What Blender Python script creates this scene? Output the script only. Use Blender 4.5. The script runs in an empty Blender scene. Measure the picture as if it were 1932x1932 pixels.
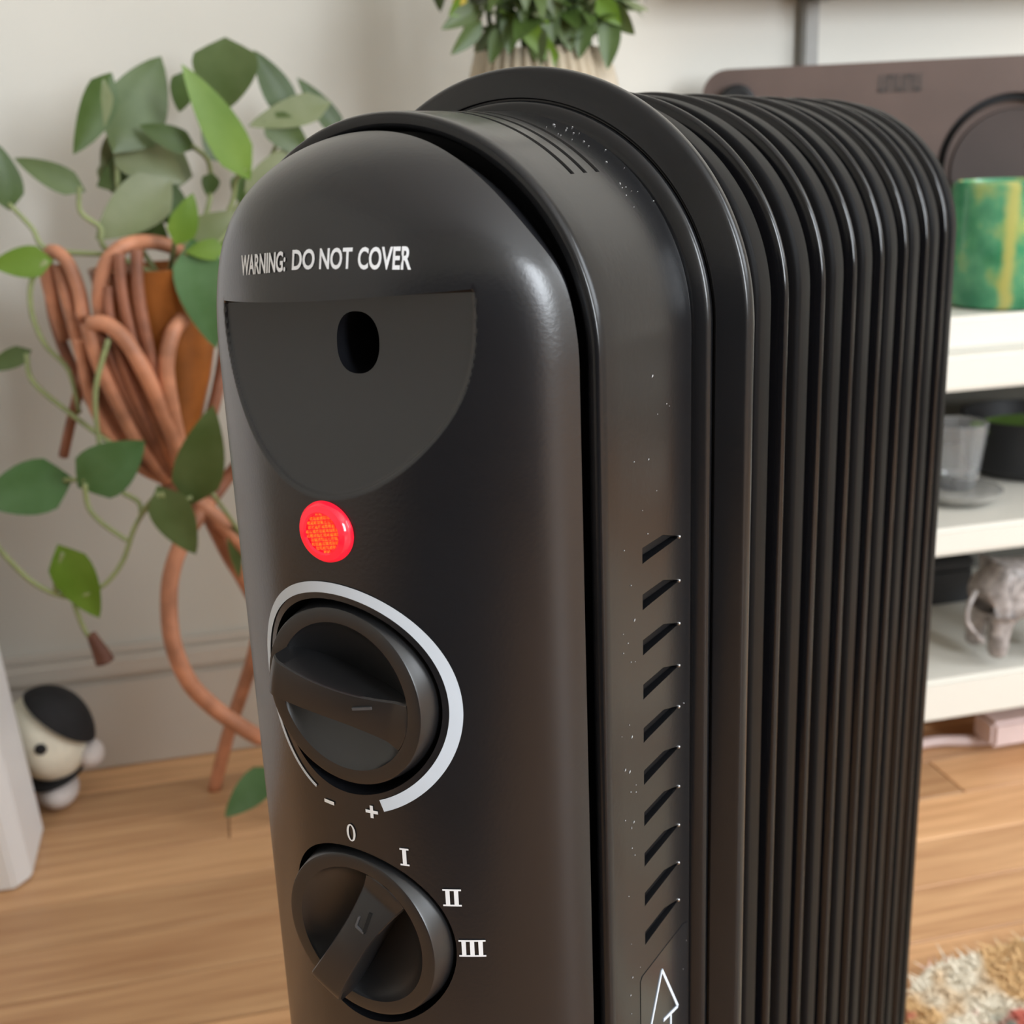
import bpy, bmesh, math, random
from mathutils import Vector, Matrix, Euler
import numpy as np
random.seed(7)
SC = bpy.context.scene
COL = SC.collection
pi = math.pi

# ------------------------------------------------------------------ camera
F_PX = 2300.24                       # focal length in pixels of the 1932 px frame
YAW, PITCH, ROLL = 0.54211 - math.radians(44), 0.2916, -0.0394
CAM_H = 0.6117
def cam_axes():
    cy, sy, cp, sp = math.cos(YAW), math.sin(YAW), math.cos(PITCH), math.sin(PITCH)
    f = Vector((-sy*cp, cy*cp, -sp)); r = Vector((cy, sy, 0)); u = r.cross(f)
    c, s = math.cos(ROLL), math.sin(ROLL)
    return c*r + s*u, -s*r + c*u, f
CR, CU, CF = cam_axes()
CO = Vector((0, 0, CAM_H))
cam = bpy.data.cameras.new('camera'); camo = bpy.data.objects.new('camera', cam); COL.objects.link(camo)
m = Matrix.Identity(4)
for i, v in enumerate((CR, CU, -CF)):
    for j in range(3): m[j][i] = v[j]
m.translation = CO
camo.matrix_world = m
cam.sensor_width = 36; cam.lens = F_PX/1932*36; cam.clip_start = 0.01
cam.dof.use_dof = True; cam.dof.focus_distance = 0.33; cam.dof.aperture_fstop = 19
SC.camera = camo

# ------------------------------------------------------------------ world, light, exposure
SC.view_settings.view_transform = 'Standard'; SC.view_settings.look = 'None'
SC.view_settings.gamma = 1; SC.view_settings.use_curve_mapping = False
SC.view_settings.exposure = -0.14
w = bpy.data.worlds.new('sky'); SC.world = w; w.use_nodes = True
bg = w.node_tree.nodes['Background']; bg.inputs[0].default_value = (0.78, 0.88, 1.0, 1); bg.inputs[1].default_value = 1.0
def area(name, loc, rot, sx, sy, power, col):
    l = bpy.data.lights.new(name, 'AREA'); l.shape = 'RECTANGLE'; l.size = sx; l.size_y = sy
    l.energy = power; l.color = col
    o = bpy.data.objects.new(name, l); COL.objects.link(o); o.location = loc; o.rotation_euler = rot
    return o
XR, XL, YB, YF, ZC = 2.4, -1.5, -2.3, 1.24, 2.45      # room extents (YF is the wall in the photo)
area('window_daylight_right', (XR-.02, -.55, 1.5), (0, pi/2, 0), 1.25, 1.5, 48, (0.90, 0.95, 1.0))
area('window_daylight_back', (1.60, YB+.02, 1.32), (pi/2, 0, 0), .66, 1.4, 92, (0.88, 0.94, 1.0))

# ------------------------------------------------------------------ helpers
def ray(x, y): return CR*((x-966)/F_PX) - CU*((y-966)/F_PX) + CF
def at(x, y, Y=None, Z=None, X=None):
    d = ray(x, y)
    t = (Y-CO.y)/d.y if Y is not None else (Z-CO.z)/d.z if Z is not None else (X-CO.x)/d.x
    return CO + d*t

def mat(name, col, rough=.5, metal=0, noise=.0, nscale=40, bump=0, bscale=200, trans=0, emit=None, estr=0, spec=.5, coat=0, ior=1.45, col2=None, sss=0):
    M = bpy.data.materials.new(name); M.use_nodes = True; nt = M.node_tree; b = nt.nodes['Principled BSDF']
    b.inputs['Base Color'].default_value = (*col, 1); b.inputs['Roughness'].default_value = rough
    b.inputs['Metallic'].default_value = metal; b.inputs['Specular IOR Level'].default_value = spec
    b.inputs['Transmission Weight'].default_value = trans; b.inputs['IOR'].default_value = ior
    b.inputs['Coat Weight'].default_value = coat
    if emit: b.inputs['Emission Color'].default_value = (*emit, 1); b.inputs['Emission Strength'].default_value = estr
    tc = nt.nodes.new('ShaderNodeTexCoord')
    if noise or col2:
        n = nt.nodes.new('ShaderNodeTexNoise'); n.inputs['Scale'].default_value = nscale; n.inputs['Detail'].default_value = 5
        nt.links.new(tc.outputs['Object'], n.inputs['Vector'])
        r = nt.nodes.new('ShaderNodeValToRGB'); c2 = col2 or tuple(min(1, c*(1+noise)) for c in col)
        c1 = col if col2 else tuple(c*(1-noise) for c in col)
        r.color_ramp.elements[0].position = .35; r.color_ramp.elements[1].position = .65
        r.color_ramp.elements[0].color = (*c1, 1); r.color_ramp.elements[1].color = (*c2, 1)
        nt.links.new(n.outputs['Fac'], r.inputs['Fac']); nt.links.new(r.outputs['Color'], b.inputs['Base Color'])
    if bump:
        n2 = nt.nodes.new('ShaderNodeTexNoise'); n2.inputs['Scale'].default_value = bscale
        nt.links.new(tc.outputs['Object'], n2.inputs['Vector'])
        bp = nt.nodes.new('ShaderNodeBump'); bp.inputs['Strength'].default_value = bump; bp.inputs['Distance'].default_value = .001
        nt.links.new(n2.outputs['Fac'], bp.inputs['Height']); nt.links.new(bp.outputs['Normal'], b.inputs['Normal'])
    return M

M_PANEL = mat('black_satin_plastic', (.0085, .0090, .0112), .27, noise=.05, nscale=30, bump=.03, bscale=900, spec=.72)
M_SHELL = mat('black_painted_steel', (.0085, .0088, .010), .21, noise=.06, nscale=20, spec=.42, bump=.02, bscale=500)
M_FIN = mat('black_enamel_fins', (.004, .004, .0045), .17, noise=.06, nscale=20, spec=.28)
M_RIDGE = mat('black_enamel_ridge', (.004, .004, .0045), .45, noise=.06, nscale=20, spec=.08)
M_SEAM = mat('black_gloss_seam', (.005, .005, .006), .12, noise=.05, nscale=20, spec=.45)
M_KNOB = mat('black_knob_plastic', (.010, .0103, .0115), .34, noise=.05, nscale=60, spec=.7)
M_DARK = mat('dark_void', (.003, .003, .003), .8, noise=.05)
M_PRINT = mat('pale_blue_print', (.62, .70, .80), .5, noise=.03)
M_PRINTW = mat('white_print', (.85, .88, .92), .5, noise=.03)
M_MARK = mat('grey_engraving', (.07, .07, .075), .5, noise=.05)
M_STICK = mat('clear_black_sticker', (.011, .012, .014), .16, noise=.05, spec=.6)
M_RIM = mat('red_lens_rim', (.75, .01, .03), .12, noise=.1, nscale=300, emit=(1, .01, .03), estr=.75, spec=.7)
def lens_mat():
    M = mat('glowing_red_lens', (.8, .05, .02), .12, spec=.8); nt = M.node_tree; b = nt.nodes['Principled BSDF']
    tc = nt.nodes.new('ShaderNodeTexCoord'); n = nt.nodes.new('ShaderNodeTexVoronoi'); n.inputs['Scale'].default_value = 900
    r = nt.nodes.new('ShaderNodeValToRGB'); r.color_ramp.elements[0].color = (1, .20, .015, 1); r.color_ramp.elements[1].color = (1, .03, .012, 1)
    r.color_ramp.elements[0].position = .25; r.color_ramp.elements[1].position = .8
    nt.links.new(tc.outputs['Object'], n.inputs['Vector']); nt.links.new(n.outputs['Distance'], r.inputs['Fac'])
    nt.links.new(r.outputs['Color'], b.inputs['Emission Color']); b.inputs['Emission Strength'].default_value = .9
    return M
M_LENS = lens_mat()
M_WALL = mat('warm_white_wall_paint', (.67, .645, .585), .75, noise=.015, nscale=3, bump=.1, bscale=300)
M_TRIM = mat('white_gloss_trim', (.62, .565, .50), .45, noise=.02, nscale=5)
M_WHITE = mat('white_shelf_lacquer', (.73, .705, .635), .4, noise=.015, nscale=8)
M_CAB = mat('white_cabinet_lacquer', (.87, .86, .86), .45, noise=.01, nscale=8)
M_BACK = mat('dark_shelf_back', (.085, .082, .07), .7, noise=.1, nscale=6)
M_RAIL = mat('grey_wall_rail', (.30, .29, .27), .5, noise=.05)
M_BOARD = mat('brown_board', (.118, .083, .073), .5, noise=.1, nscale=12)
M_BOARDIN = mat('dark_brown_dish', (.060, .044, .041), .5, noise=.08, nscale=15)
M_EMB = mat('faded_grey_print', (.075, .065, .062), .6, noise=.05)
M_BLACK = mat('matte_black', (.012, .013, .015), .55, noise=.1)
M_GLASS = mat('clear_glass', (.93, .95, .97), .05, trans=.9, noise=.02)
M_RATTAN = mat('bent_rattan', (.50, .215, .12), .5, noise=.3, nscale=35)
M_RATTAN_D = mat('dark_rattan', (.26, .10, .055), .5, noise=.3, nscale=35)
M_POT = mat('amber_glazed_pot', (.33, .105, .022), .3, noise=.35, nscale=14)
M_STEM = mat('green_vine', (.26, .30, .13), .5, noise=.15, nscale=60)
M_DEAD = mat('brown_dried_tip', (.13, .05, .03), .7, noise=.2)
M_PLUSHW = mat('cream_plush', (.90, .86, .72), .85, noise=.06, nscale=60, bump=.3, bscale=300)
M_PLUSHP = mat('pale_plush', (.70, .64, .62), .85, noise=.06, nscale=60)
M_PLUSHB = mat('black_plush', (.014, .014, .016), .8, noise=.2, nscale=60)
M_ELEPH = mat('carved_grey_resin', (.20, .18, .17), .35, col2=(.46, .42, .41), nscale=110, bump=1, bscale=130)
M_PINK = mat('pale_pink_plastic', (.66, .52, .50), .4, noise=.05)
M_VASE = mat('beige_ribbed_glass', (.72, .62, .47), .3, noise=.15, nscale=30, trans=.45)
def leafm(name, a, b, sc=25):
    M = mat(name, a, .42, col2=b, nscale=sc, spec=.45); bs = M.node_tree.nodes['Principled BSDF']
    return M
LEAF = dict(dark=leafm('leaf_dark', (.040, .075, .010), (.070, .115, .030)), mid=leafm('leaf_mid', (.062, .098, .024), (.095, .135, .045)),
    pale=leafm('leaf_pale', (.17, .205, .09), (.23, .26, .145)), bright=leafm('leaf_bright', (.095, .18, .012), (.14, .235, .028)),
    blue=leafm('leaf_bluegreen', (.055, .13, .035), (.095, .19, .075)))
def green_glass():
    M = mat('mottled_green_glass', (.02, .3, .12), .12, spec=.7, trans=.15); nt = M.node_tree; b = nt.nodes['Principled BSDF']
    tc = nt.nodes.new('ShaderNodeTexCoord'); n = nt.nodes.new('ShaderNodeTexNoise'); n.inputs['Scale'].default_value = 26; n.inputs['Detail'].default_value = 4
    r = nt.nodes.new('ShaderNodeValToRGB'); e = r.color_ramp.elements
    e[0].position = .35; e[0].color = (.03, .25, .12, 1); e[1].position = .68; e[1].color = (.42, .55, .18, 1)
    x = r.color_ramp.elements.new(.5); x.color = (.10, .40, .20, 1)
    nt.links.new(tc.outputs['Object'], n.inputs['Vector']); nt.links.new(n.outputs['Fac'], r.inputs['Fac']); sx = nt.nodes.new('ShaderNodeSeparateXYZ'); nt.links.new(tc.outputs['Object'], sx.inputs[0])
    n3 = nt.nodes.new('ShaderNodeTexNoise'); n3.inputs['Scale'].default_value = 30; nt.links.new(tc.outputs['Object'], n3.inputs['Vector'])
    m1 = nt.nodes.new('ShaderNodeMath'); m1.operation = 'MULTIPLY_ADD'; m1.inputs[1].default_value = .012; nt.links.new(n3.outputs['Fac'], m1.inputs[0]); nt.links.new(sx.outputs['X'], m1.inputs[2])
    m2 = nt.nodes.new('ShaderNodeMath'); m2.operation = 'SUBTRACT'; m2.inputs[1].default_value = STREAK_X+.006; nt.links.new(m1.outputs[0], m2.inputs[0])
    m3 = nt.nodes.new('ShaderNodeMath'); m3.operation = 'ABSOLUTE'; nt.links.new(m2.outputs[0], m3.inputs[0])
    m4 = nt.nodes.new('ShaderNodeMapRange'); m4.inputs[1].default_value = .002; m4.inputs[2].default_value = .0065; m4.inputs[3].default_value = .9; m4.inputs[4].default_value = 0; nt.links.new(m3.outputs[0], m4.inputs[0])
    mx = nt.nodes.new('ShaderNodeMix'); mx.data_type = 'RGBA'; nt.links.new(m4.outputs[0], mx.inputs[0]); nt.links.new(r.outputs['Color'], mx.inputs[6]); mx.inputs[7].default_value = (.60, .58, .17, 1)
    nt.links.new(mx.outputs[2], b.inputs['Base Color'])
    return M
STREAK_X = -.029
M_GREEN = green_glass()
M_YEL = mat('yellow_glass_streak', (.66, .60, .16), .2, col2=(.50, .56, .2), nscale=60)

def finish(o, label=None, cat=None, group=None, kind=None):
    if label: o['label'] = label
    if cat: o['category'] = cat
    if group: o['group'] = group
    if kind: o['kind'] = kind
    return o
def empty(name, loc=(0, 0, 0), rz=0, **k):
    o = bpy.data.objects.new(name, None); COL.objects.link(o); o.location = loc; o.rotation_euler = (0, 0, rz)
    o.empty_display_size = .02
    return finish(o, **k)
def mesh(name, V, Fs, material, parent=None, smooth=True, auto=None, **k):
    me = bpy.data.meshes.new(name); me.from_pydata([tuple(v) for v in V], [], Fs); me.validate()
    bm = bmesh.new(); bm.from_mesh(me); bmesh.ops.recalc_face_normals(bm, faces=bm.faces); bm.to_mesh(me); bm.free()
    return meshobj(name, me, material, parent, smooth, auto, **k)
def meshobj(name, me, material, parent=None, smooth=True, auto=None, **k):
    me.materials.clear(); me.materials.append(material)
    me.shade_smooth() if smooth else me.shade_flat()
    if smooth and auto: me.set_sharp_from_angle(angle=math.radians(auto))
    o = bpy.data.objects.new(name, me); COL.objects.link(o); o.parent = parent
    return finish(o, **k)
def bmobj(name, bm, material, parent=None, smooth=True, auto=35, **k):
    bmesh.ops.recalc_face_normals(bm, faces=bm.faces)
    me = bpy.data.meshes.new(name); bm.to_mesh(me); bm.free()
    return meshobj(name, me, material, parent, smooth, auto, **k)
def bm_box(bm, x0, x1, y0, y1, z0, z1, bev=0):
    r = bmesh.ops.create_cube(bm, size=1)
    for v in r['verts']:
        v.co = Vector(((x0+x1)/2+v.co.x*(x1-x0), (y0+y1)/2+v.co.y*(y1-y0), (z0+z1)/2+v.co.z*(z1-z0)))
    if bev:
        es = list({e for v in r['verts'] for e in v.link_edges})
        bmesh.ops.bevel(bm, geom=es, offset=bev, segments=2, affect='EDGES')
def box(name, x0, x1, y0, y1, z0, z1, material, parent=None, bev=0, **k):
    bm = bmesh.new(); bm_box(bm, x0, x1, y0, y1, z0, z1, bev); return bmobj(name, bm, material, parent, **k)
def lathe(prof, n=48, c=(0, 0, 0)):
    V = []; Fs = []
    for r, z in prof:
        for i in range(n):
            a = 2*pi*i/n; V.append((c[0]+r*math.cos(a), c[1]+r*math.sin(a), c[2]+z))
    for j in range(len(prof)-1):
        for i in range(n):
            Fs.append((j*n+i, j*n+(i+1) % n, (j+1)*n+(i+1) % n, (j+1)*n+i))
    return V, Fs
def smooth_path(P, k=6):
    P = [Vector(p) for p in P]; out = []
    for i in range(len(P)-1):
        a = P[max(i-1, 0)]; b = P[i]; c = P[i+1]; d = P[min(i+2, len(P)-1)]
        for j in range(k):
            t = j/k; out.append(.5*((2*b)+(c-a)*t+(2*a-5*b+4*c-d)*t*t+(3*b-a-3*c+d)*t**3))
    out.append(P[-1]); return out
def tube(P, r, n=8, k=5, r1=None):
    P = smooth_path(P, k) if k > 1 else [Vector(p) for p in P]; V = []; Fs = []; a = None
    for i, p in enumerate(P):
        t = (P[min(i+1, len(P)-1)]-P[max(i-1, 0)]).normalized()
        a = (a-t*a.dot(t)).normalized() if a is not None else t.orthogonal().normalized()
        b = t.cross(a); rr = r if r1 is None else r+(r1-r)*i/(len(P)-1)
        for j in range(n):
            th = 2*pi*j/n; V.append(p+a*(rr*math.cos(th))+b*(rr*math.sin(th)))
    for i in range(len(P)-1):
        for j in range(n): Fs.append((i*n+j, i*n+(j+1) % n, (i+1)*n+(j+1) % n, (i+1)*n+j))
    Fs.append(tuple(range(n))); Fs.append(tuple((len(P)-1)*n+j for j in range(n)))
    return V, Fs
def boolean(o, cutters):
    for c in cutters:
        md = o.modifiers.new('cut', 'BOOLEAN'); md.operation = 'DIFFERENCE'; md.solver = 'EXACT'; md.object = c
    dg = bpy.context.evaluated_depsgraph_get()
    me = bpy.data.meshes.new_from_object(o.evaluated_get(dg)); o.modifiers.clear(); o.data = me
    for c in cutters: bpy.data.objects.remove(c)
    me.shade_smooth(); me.set_sharp_from_angle(angle=math.radians(35))
    return o

# ------------------------------------------------------------------ the setting
def structure(o): o['kind'] = 'structure'; return o
def wall_with_window(name, axis, pos, a0, a1, wa0, wa1, wz0, wz1, th):
    bm = bmesh.new()
    for (p, q, r, s) in ((a0, wa0, 0, ZC), (wa1, a1, 0, ZC), (wa0, wa1, 0, wz0), (wa0, wa1, wz1, ZC)):
        lo, hi = min(pos, pos+th), max(pos, pos+th)
        bm_box(bm, lo, hi, p, q, r, s) if axis == 'x' else bm_box(bm, p, q, lo, hi, r, s)
    return structure(bmobj(name, bm, M_WALL))
def window(name, axis, pos, a0, a1, z0, z1, th):
    bm = bmesh.new(); lo, hi = pos-.03+th, pos+.03+th; f = .05; mid = (a0+a1)/2
    for (p, q, r, s) in ((a0, a0+f, z0, z1), (a1-f, a1, z0, z1), (a0, a1, z0, z0+f), (a0, a1, z1-f, z1), (mid-.02, mid+.02, z0, z1)):
        bm_box(bm, lo, hi, p, q, r, s) if axis == 'x' else bm_box(bm, p, q, lo, hi, r, s)
    return structure(bmobj(name, bm, M_TRIM))
structure(box('wall_back', XL-.1, XR+.1, YF, YF+.1, 0, ZC, M_WALL))
structure(box('wall_left', XL-.1, XL, YB, YF, 0, ZC, M_WALL))
wall_with_window('wall_right', 'x', XR, YB, YF, -1.4, .3, .8, 2.15, .12)
wall_with_window('wall_front', 'y', YB, XL, XR, 1.25, 1.95, .58, 2.05, -.12)
window('window_1', 'x', XR, -1.4, .3, .8, 2.15, .08)
window('window_2', 'y', YB, 1.25, 1.95, .58, 2.05, -.08)
structure(box('ceiling', XL-.1, XR+.1, YB-.1, YF+.1, ZC, ZC+.08, mat('ceiling_white', (.8, .8, .78), .8, noise=.01)))
floor = structure(box('floor', XL, XR, YB, YF, -.03, -.003, mat('subfloor', (.2, .12, .07), .7, noise=.1)))
def plank_mat():
    M = bpy.data.materials.new('oak_laminate'); M.use_nodes = True; nt = M.node_tree; b = nt.nodes['Principled BSDF']; L = nt.links.new
    oi = nt.nodes.new('ShaderNodeObjectInfo'); tc = nt.nodes.new('ShaderNodeTexCoord'); mp = nt.nodes.new('ShaderNodeMapping'); mp.inputs['Scale'].default_value = (2.2, 34, 1)
    ad = nt.nodes.new('ShaderNodeVectorMath'); ad.operation = 'ADD'
    L(tc.outputs['Object'], ad.inputs[0]); L(oi.outputs['Random'], ad.inputs[1]); L(ad.outputs[0], mp.inputs['Vector'])
    n = nt.nodes.new('ShaderNodeTexNoise'); n.inputs['Scale'].default_value = 3.0; n.inputs['Detail'].default_value = 5; L(mp.outputs[0], n.inputs['Vector'])
    r = nt.nodes.new('ShaderNodeValToRGB'); e = r.color_ramp.elements; e[0].position = .3; e[0].color = (.53, .275, .13, 1); e[1].position = .72; e[1].color = (.78, .46, .235, 1)
    L(n.outputs['Fac'], r.inputs['Fac'])
    h = nt.nodes.new('ShaderNodeHueSaturation'); ma = nt.nodes.new('ShaderNodeMapRange'); ma.inputs[3].default_value = .78; ma.inputs[4].default_value = 1.12
    L(oi.outputs['Random'], ma.inputs[0]); L(ma.outputs[0], h.inputs['Value']); L(r.outputs['Color'], h.inputs['Color']); L(h.outputs['Color'], b.inputs['Base Color'])
    b.inputs['Roughness'].default_value = .42
    return M
M_PLANK = plank_mat()
pw, pl = .064, .62
pm = None; y = YF-.0005; row = 0
while y > .35:
    off = random.uniform(0, pl); x = XL-off
    while x < XR:
        x0 = max(x, XL)+.0006; x1 = min(x+pl, XR)-.0006
        if x1-x0 > .05:
            if x0 > XL+.01 and x1 < XR-.01 and pm is not None:
                o = bpy.data.objects.new('plank', pm); COL.objects.link(o)
            else:
                bm = bmesh.new(); bm_box(bm, 0, x1-x0, -pw+.0012, 0, -.003, 0, 0)
                top = [e for e in bm.edges if all(v.co.z > -.001 for v in e.verts)]
                bmesh.ops.bevel(bm, geom=top, offset=.0008, segments=1, affect='EDGES')
                o = bmobj('plank', bm, M_PLANK, None, smooth=False)
                if x0 > XL+.01 and x1 < XR-.01: pm = o.data
            o.parent = floor; o.location = (x0, y, 0)
        x += pl
    y -= pw; row += 1
bm = bmesh.new()
while y > YB:
    x = XL-random.uniform(0, pl)
    while x < XR:
        x0 = max(x, XL)+.0006; x1 = min(x+pl, XR)-.0006
        if x1 > x0: bm_box(bm, x0, x1, max(y-pw+.0012, YB), y, -.003, 0)
        x += pl
    y -= pw
bmobj('plank_field', bm, M_PLANK, floor, smooth=False, kind='stuff')
# baseboard: flat board, groove, moulded cap
bm = bmesh.new()
bm_box(bm, XL, XR, YF-.014, YF, 0, .096, .0015); bm_box(bm, XL, XR, YF-.009, YF, .096, .101); bm_box(bm, XL, XR, YF-.016, YF, .101, .124, .004); bm_box(bm, XL, XR, YF-.008, YF, .124, .133, .002)
structure(bmobj('baseboard_back', bm, M_TRIM))
structure(box('baseboard_left', XL, XL+.014, YB, YF-.02, 0, .13, M_TRIM, bev=.003))
# grey rail on the wall and the shelf above
rz0 = at(1527, 60, Y=YF-.01)
structure(box('trim_1', rz0.x-.0085, rz0.x+.0085, YF-.016, YF, .45, 1.9, M_RAIL, bev=.002))
ws = empty('wall_shelf', (0, 0, 0), label='long grey-brown shelf board fixed high on the wall above the brown board', cat='shelf')
box('shelf_board', .46, 1.9, YF-.09, YF-.002, .750, .768, mat('greybrown_shelf', (.25, .21, .18), .5, noise=.1, nscale=6), ws, bev=.002)
for bx in (.62, 1.3): box('bracket', bx-.01, bx+.01, YF-.08, YF-.017, .740, .750, M_RAIL, ws, bev=.001)

# ------------------------------------------------------------------ HEATER
S = .85; FL = -.68
H = empty('oil_radiator', (.01979, .29567, 0), math.radians(-44), label='large black oil-filled radiator with two dials and a glowing red light', cat='heater')
def HV(x, y, z): return (x*S, y*S, (z-FL)*S)
ZT = -.0204; ZB = -.570                # centres of the top and bottom arcs
WP = .067; CC = 7.609; ZP = ZT-.0012
RZ_T, RZ_B = -.0015, -.0565            # finger recess, top and bottom
def bulge(x, z):
    dz = max(z-ZP, 0)/WP
    rho = math.hypot(x, max(z-ZP, 0))/WP
    return CC*x*x - 223*x**4 + .0285*dz**4 + .0060*min(rho, 1)**16
def recf(z):
    h = (z-RZ_B)/.056
    if h <= 0: return h*.035
    h = min(h, 1); return .0151*(1-(1-h)**(1.9+.8*h))
def smax(a, b, k):
    h = max(k-abs(a-b), 0)/k; return max(a, b)+h*h*k/4
def front(x, z, rec=True):
    b = bulge(x, z)
    if rec and z <= RZ_T+1e-9:
        f = recf(z)
        inside = f-b
        if inside > -.002:
            e = .0011*min(1, max(0, (inside+.0004)/.0009))
            return smax(b, f+e, .0007)
    return b
# front plate as a closed solid
zs = list(np.arange(-.44, RZ_B-.003, .004)) + list(np.arange(RZ_B-.003, RZ_T-.0004, .00045)) + [RZ_T, ('L', RZ_T+.0009)]
tt0 = math.asin((RZ_T+.0025-ZP)/WP)
zs += [ZP+WP*math.sin(t) for t in np.linspace(tt0, pi/2-.02, 60)]
NC = 220
V = []; rows = []
us = [-1+2*i/NC for i in range(NC+1)]
us = [math.copysign(1-(1-abs(u))**1.25, u) if u else 0 for u in us]
for z in zs:
    lip = isinstance(z, tuple)
    if lip: z = z[1]
    hw = WP if z <= ZP else math.sqrt(max(WP*WP-(z-ZP)**2, 0))
    r = []
    for u in us:
        x = u*hw; dz = .062*x*math.exp(-((z-RZ_T)/.016)**2)+.0007*math.exp(-((z-RZ_T)/.010)**2); y = front(x, z, rec=not lip)
        r.append(len(V)); V.append(HV(x, y, z+dz))
    rows.append(r)
Fs = []
for a, b in zip(rows, rows[1:]):
    for i in range(NC): Fs.append((a[i], a[i+1], b[i+1], b[i]))
top = len(V); zt = ZP+WP; V.append(HV(0, front(0, zt), zt))
for i in range(NC): Fs.append((rows[-1][i], rows[-1][i+1], top))
loop = [r[0] for r in rows]+[top]+[r[-1] for r in reversed(rows)]+list(reversed(rows[0][1:-1]))
YBK = .0475; back = []
for i in loop:
    x, y, z = V[i]; back.append(len(V)); V.append((x*.90, YBK*S, z-.005*S*max(0, (z/S+FL-ZP)/WP)))
n = len(loop)
for i in range(n): Fs.append((loop[i], loop[(i+1) % n], back[(i+1) % n], back[i]))
Fs.append(tuple(back))
plate = mesh('front_panel', V, Fs, M_PANEL, H)
def cyl_cut(cx, cz, rx, rz, y0, y1, n=72, p=2, fil=0):
    V = []; Fs = []
    prof = [(y0, 1.0), (y1, 1.0)]
    for y, k in prof:
        for i in range(n):
            a = 2*pi*i/n; c, s = math.cos(a), math.sin(a)
            V.append(HV(cx+rx*k*math.copysign(abs(c)**(2/p), c), y, cz+rz*k*math.copysign(abs(s)**(2/p), s)))
    for i in range(n): Fs.append((i, (i+1) % n, n+(i+1) % n, n+i))
    Fs += [tuple(range(n)), tuple(range(n, 2*n))]
    o = mesh('cutter', V, Fs, M_DARK, None)
    o.parent = H; return o
bpy.context.view_layer.update()
KZ = (-.1215, -.2065)
boolean(plate, [cyl_cut(0, KZ[0], .0326, .0326, -.02, .026), cyl_cut(0, KZ[1], .0326, .0326, -.02, .026),
                cyl_cut(.0048, -.0135, .0078, .0090, -.02, .043, 40, 2.3)])

# sweep of a (rho, Y) profile round the stadium outline
def stadium(rho, y, n_arc=64, za=ZT, zb=ZB, ends=True, n_side=1):
    P = []
    for i in range(n_arc+1):
        a = pi*i/n_arc; P.append(HV(rho*math.cos(a), y, za+rho*math.sin(a)))
    for i in range(n_arc+1):
        a = pi+pi*i/n_arc; P.append(HV(rho*math.cos(a), y, zb+rho*math.sin(a)*.72))
    return P
def sweep(prof, closed=True, **k):
    V = []; Fs = []; n = None
    for rho, y in prof:
        P = stadium(rho, y, **k); n = len(P); V += P
    m = len(prof)
    for j in range(m if closed else m-1):
        j2 = (j+1) % m
        for i in range(n): Fs.append((j*n+i, j*n+(i+1) % n, j2*n+(i+1) % n, j2*n+i))
    return V, Fs
def round_prof(pts, r, seg=4):
    out = []; m = len(pts)
    for i in range(m):
        p = Vector(pts[i]); a = Vector(pts[i-1]); b = Vector(pts[(i+1) % m])
        rr = r[i] if isinstance(r, (list, tuple)) else r
        if rr <= 0: out.append(tuple(p)); continue
        da = (a-p); db = (b-p); la = min(rr, da.length*.45); lb = min(rr, db.length*.45)
        A = p+da.normalized()*la; B = p+db.normalized()*lb
        for s in range(seg+1):
            t = s/seg; out.append(tuple((1-t)**2*A+2*t*(1-t)*p+t*t*B))
    return out
shell_prof = round_prof([(.030, .0478), (.0662, .0478), (.0664, .0405), (.0714, .0405), (.0714, .0535), (.0714, .0632), (.0714, .0880), (.0714, .0985), (.0714, .108), (.066, .1115), (.030, .1115)],
                        [0, .001, .0018, .0038, 0, 0, 0, 0, .0018, .001, 0])
V, Fs = sweep(shell_prof, n_arc=96)
shell = mesh('control_housing', V, Fs, M_SHELL, H, auto=35)
def yz_cut(poly, x0, x1):          # prism along X from a (Y,Z) polygon, fit units
    n = len(poly); V = [HV(x0, y, z) for y, z in poly]+[HV(x1, y, z) for y, z in poly]
    Fs = [(i, (i+1) % n, n+(i+1) % n, n+i) for i in range(n)]+[tuple(range(n)), tuple(range(n, 2*n))]
    o = mesh('cutter', V, Fs, M_DARK); o.parent = H; return o
def louvre_cut(z, s=1, deep=False):
    # sloping pocket, and a narrow deep slit at its lower edge
    ya, yb = .0672, .0965
    def q(x, y, zz): V.append(HV(s*x, y, zz))
    V = []
    if deep:
        for x in (.0735, .058):
            q(x, ya+.0004, z+.0004); q(x, ya+.0004, z+.0022); q(x, yb-.004, z+.0018); q(x, yb-.0008, z+.0005)
    else:
        q(.0735, ya, z+.0003); q(.0735, ya, z+.0060); q(.0735, yb-.013, z+.0056); q(.0735, yb, z+.0009)
        q(.0694, ya, z+.0003); q(.0711, ya, z+.0056); q(.0711, yb-.013, z+.0052); q(.0700, yb, z+.0009)
    Fs = [(0, 1, 2, 3), (4, 7, 6, 5), (0, 4, 5, 1), (1, 5, 6, 2), (2, 6, 7, 3), (3, 7, 4, 0)]
    o = mesh('cutter', V, Fs, M_DARK); o.parent = H; return o
cuts = []
for k in range(10):
    z = -.0891-.0157*k
    for sd in (1, -1): cuts.append(louvre_cut(z, sd)); cuts.append(louvre_cut(z, sd, True))
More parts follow.
